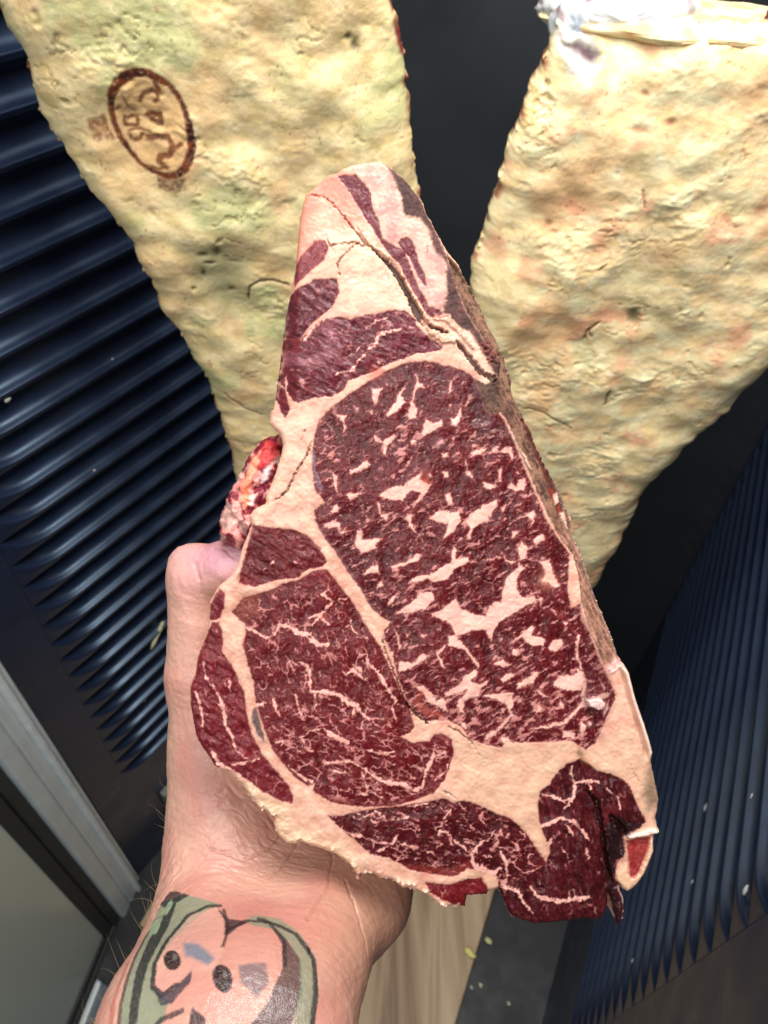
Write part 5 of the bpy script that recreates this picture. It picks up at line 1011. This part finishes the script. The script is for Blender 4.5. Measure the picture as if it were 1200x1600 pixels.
base_h = c2w(C(350, 1960, .196)); person = thing('person', 'bare left hand and tattooed forearm of a person gripping the steak from below', 'person', tuple(base_h))
me1.vertices.foreach_set('co', (c2w(hv2) - base_h).astype(np.float32).ravel()); me1.name = 'hand_and_forearm'
ca_ = me1.color_attributes.new('Col', 'FLOAT_COLOR', 'POINT'); ca_.data.foreach_set('color', np.c_[np.clip(sk * np.array([0.76, 0.72, 0.72]), 0, 1), np.ones(nv)].astype(np.float32).ravel())
me1.polygons.foreach_set('use_smooth', [True] * len(me1.polygons)); me1.update()
link('body', me1, person, m_skin)
# ---- pale hairs standing off the outer side of the wrist
m_hair = plain_mat('arm_hair', lin(176, 150, 112), 0.45)
HV, HF = [], []
cand = np.nonzero((hn[:, 0] < -0.55) & (v_ > -0.085) & (v_ < 0.060) & (np.abs(hn @ eN) < 0.75))[0]
for k in range(120):
    i = random.choice(list(cand[:: max(1, len(cand) // 4000)]))
    if v_[i] > 0.035 and random.random() < 0.55: continue
    p = hv2[i].copy(); n_ = hn[i]; L_ = random.uniform(.005, .015)
    d_ = n_ * 0.75 + eV * random.uniform(.2, 1.0) + np.array([random.gauss(0, .35) for _ in range(3)]) * .8; d_ /= np.linalg.norm(d_); cur = np.cross(d_, np.array([random.gauss(0, 1) for _ in range(3)])) * random.uniform(.3, 1.3) + eN * random.uniform(-.1, .5)
    pts = []; q = p - n_ * .0005
    for s_ in range(7): pts.append(q.copy()); q = q + d_ * L_ / 6; d_ = d_ + cur * .22; d_ /= np.linalg.norm(d_)
    b0 = len(HV)
    for j, q in enumerate(pts):
        r = .000050 * (1 - j / 6.5); t_ = pts[min(j + 1, 6)] - pts[max(j - 1, 0)]; t_ /= np.linalg.norm(t_); e1_ = np.cross(t_, [0.3, .9, .2]); e1_ /= np.linalg.norm(e1_); e2_ = np.cross(t_, e1_)
        for w3 in range(3): HV.append(q + r * (math.cos(w3 * 2.094) * e1_ + math.sin(w3 * 2.094) * e2_))
    for j in range(6):
        for w3 in range(3): HF.append((b0 + j * 3 + w3, b0 + j * 3 + (w3 + 1) % 3, b0 + j * 3 + 3 + (w3 + 1) % 3, b0 + j * 3 + 3 + w3))
hr = link('hair', mesh('hair', c2w(np.array(HV)) - base_h, HF), person, m_hair); hr['kind'] = 'stuff'
# ================================================================== crumbs of fat
m_crumb = meat_mat('fat_crumb', 0.5, 0.6, 900, 0.0, [(600, 3, 0.4, 0.0004)], lo=0.9, hi=1.1)
def crumb(name, label, P, nrm, size, colr, seed, group=None, stretch=(1.2, .8, .35), ang=0.0, cat='crumb'):
    nrm = nrm / np.linalg.norm(nrm); a_ = np.cross(nrm, [0.2, 0.1, 1.0]); a_ /= np.linalg.norm(a_); b_ = np.cross(nrm, a_)
    ca, sa = math.cos(ang), math.sin(ang); a_, b_ = a_ * ca + b_ * sa, -a_ * sa + b_ * ca
    nu, nv_ = 14, 9; uu, vv = np.meshgrid(np.linspace(0, 2 * np.pi, nu, endpoint=False), np.linspace(.15, np.pi - .15, nv_))
    S = np.stack([np.sin(vv) * np.cos(uu), np.sin(vv) * np.sin(uu), np.cos(vv)], -1).reshape(-1, 3)
    r = 1 + 0.35 * n3(S * 1.6 + seed * 3.7, seed) + 0.2 * n3(S * 4 + seed, seed + 1); Q_ = S * r[:, None] * size * np.array(stretch)
    W_ = Q_ @ np.array([a_, b_, nrm]); F_ = [(j * nu + i, (j + 1) * nu + i, (j + 1) * nu + (i + 1) % nu, j * nu + (i + 1) % nu) for j in range(nv_ - 1) for i in range(nu)]
    F_ += [tuple(range(nu)), tuple(reversed(range((nv_ - 1) * nu, nv_ * nu)))]
    o = link(name, mesh(name, W_, F_, np.c_[np.tile(lin(*colr), (len(S), 1)), np.full(len(S), .7)]), None, m_crumb); o.location = P; tag(o, label, cat, group); return o
def wallpt(px, py, side): r = on_wall(px, py, side); return r[2] + (inL if side == 'L' else inR) * -0.002
LL = ['white fat crumb on the left ribbed wall, right at the picture edge', 'tiny fat crumb on the left ribbed wall midway between picture edge and thumb', 'tiny fat crumb highest on the left wall, close to the stamped beef', 'fat crumb between the pointed rib tips on the left wall', 'tiny fat crumb on the left wall beside the base of the thumb']
RL = ['white fat crumb on the right wall level with the lower right corner of the steak', 'white fat crumb on the right wall closest to the pointed rib tips', 'tiny fat crumb on the right wall between steak corner and rib tips', 'fat crumb lowest on the right wall, straight below the steak flap', 'tiny fat crumb on the right wall nearest the picture edge']
FLb = ['dull fat crumb on the dark floor touching the wooden board', 'dull fat crumb on the dark floor, middle one of three', 'dull fat crumb on the dark floor farthest right of the board']
for i, (px, py, sz) in enumerate(((14, 626, .0026), (150, 736, .0015), (178, 562, .0011), (92, 1018, .0019), (228, 1096, .0017))):
    crumb('fat_crumb', LL[i], tuple(wallpt(px, py, 'L')), inL, sz, (214, 210, 196), i, 'crumbs on the left wall')
for i, (px, py, sz) in enumerate(((1099, 1260, .0034), (1160, 1389, .0034), (1078, 1376, .0018), (985, 1500, .0022), (1170, 1242, .0019))):
    crumb('fat_crumb', RL[i], tuple(wallpt(px, py, 'R')), inR, sz, (196, 196, 190), 20 + i, 'crumbs on the right wall', (.6, 1.3, .35), 0.4)
crumb('meat_crumb', 'small red meat crumb sticking low on the right ribbed wall', tuple(wallpt(1077, 1480, 'R')), inR, .0034, (128, 40, 48), 41)
crumb('fat_strip', 'thin pale curled strip of fat on the left wall beside the thumb', tuple(wallpt(247, 994, 'L')), inL, .012, (206, 200, 160), 42, None, (1.9, .22, .25), 1.0, 'fat strip')
def flp(px, py, z): r = ray(px, py); return tuple(CAM + r * (z / r[2]))
crumb('fat_flake', 'larger pale yellow fat flake on the right edge of the wooden board', flp(735, 1489, FLOOR + 0.039), UP, .0100, (226, 214, 130), 51, None, (1.0, .55, .3), 0.4, 'fat flake')
crumb('fat_flake', 'smaller pale yellow fat flake just right of the wooden board', flp(763, 1470, FLOOR + 0.004), UP, .0070, (206, 206, 150), 52, None, (1.0, .6, .3), 0.3, 'fat flake')
for i, (px, py, sz) in enumerate(((737, 1543, .0026), (751, 1539, .0032), (795, 1568, .0026))):
    crumb('fat_crumb', FLb[i], flp(px, py, FLOOR + 0.003), UP, sz, (190, 188, 160), 60 + i, 'crumbs on the cabinet floor')
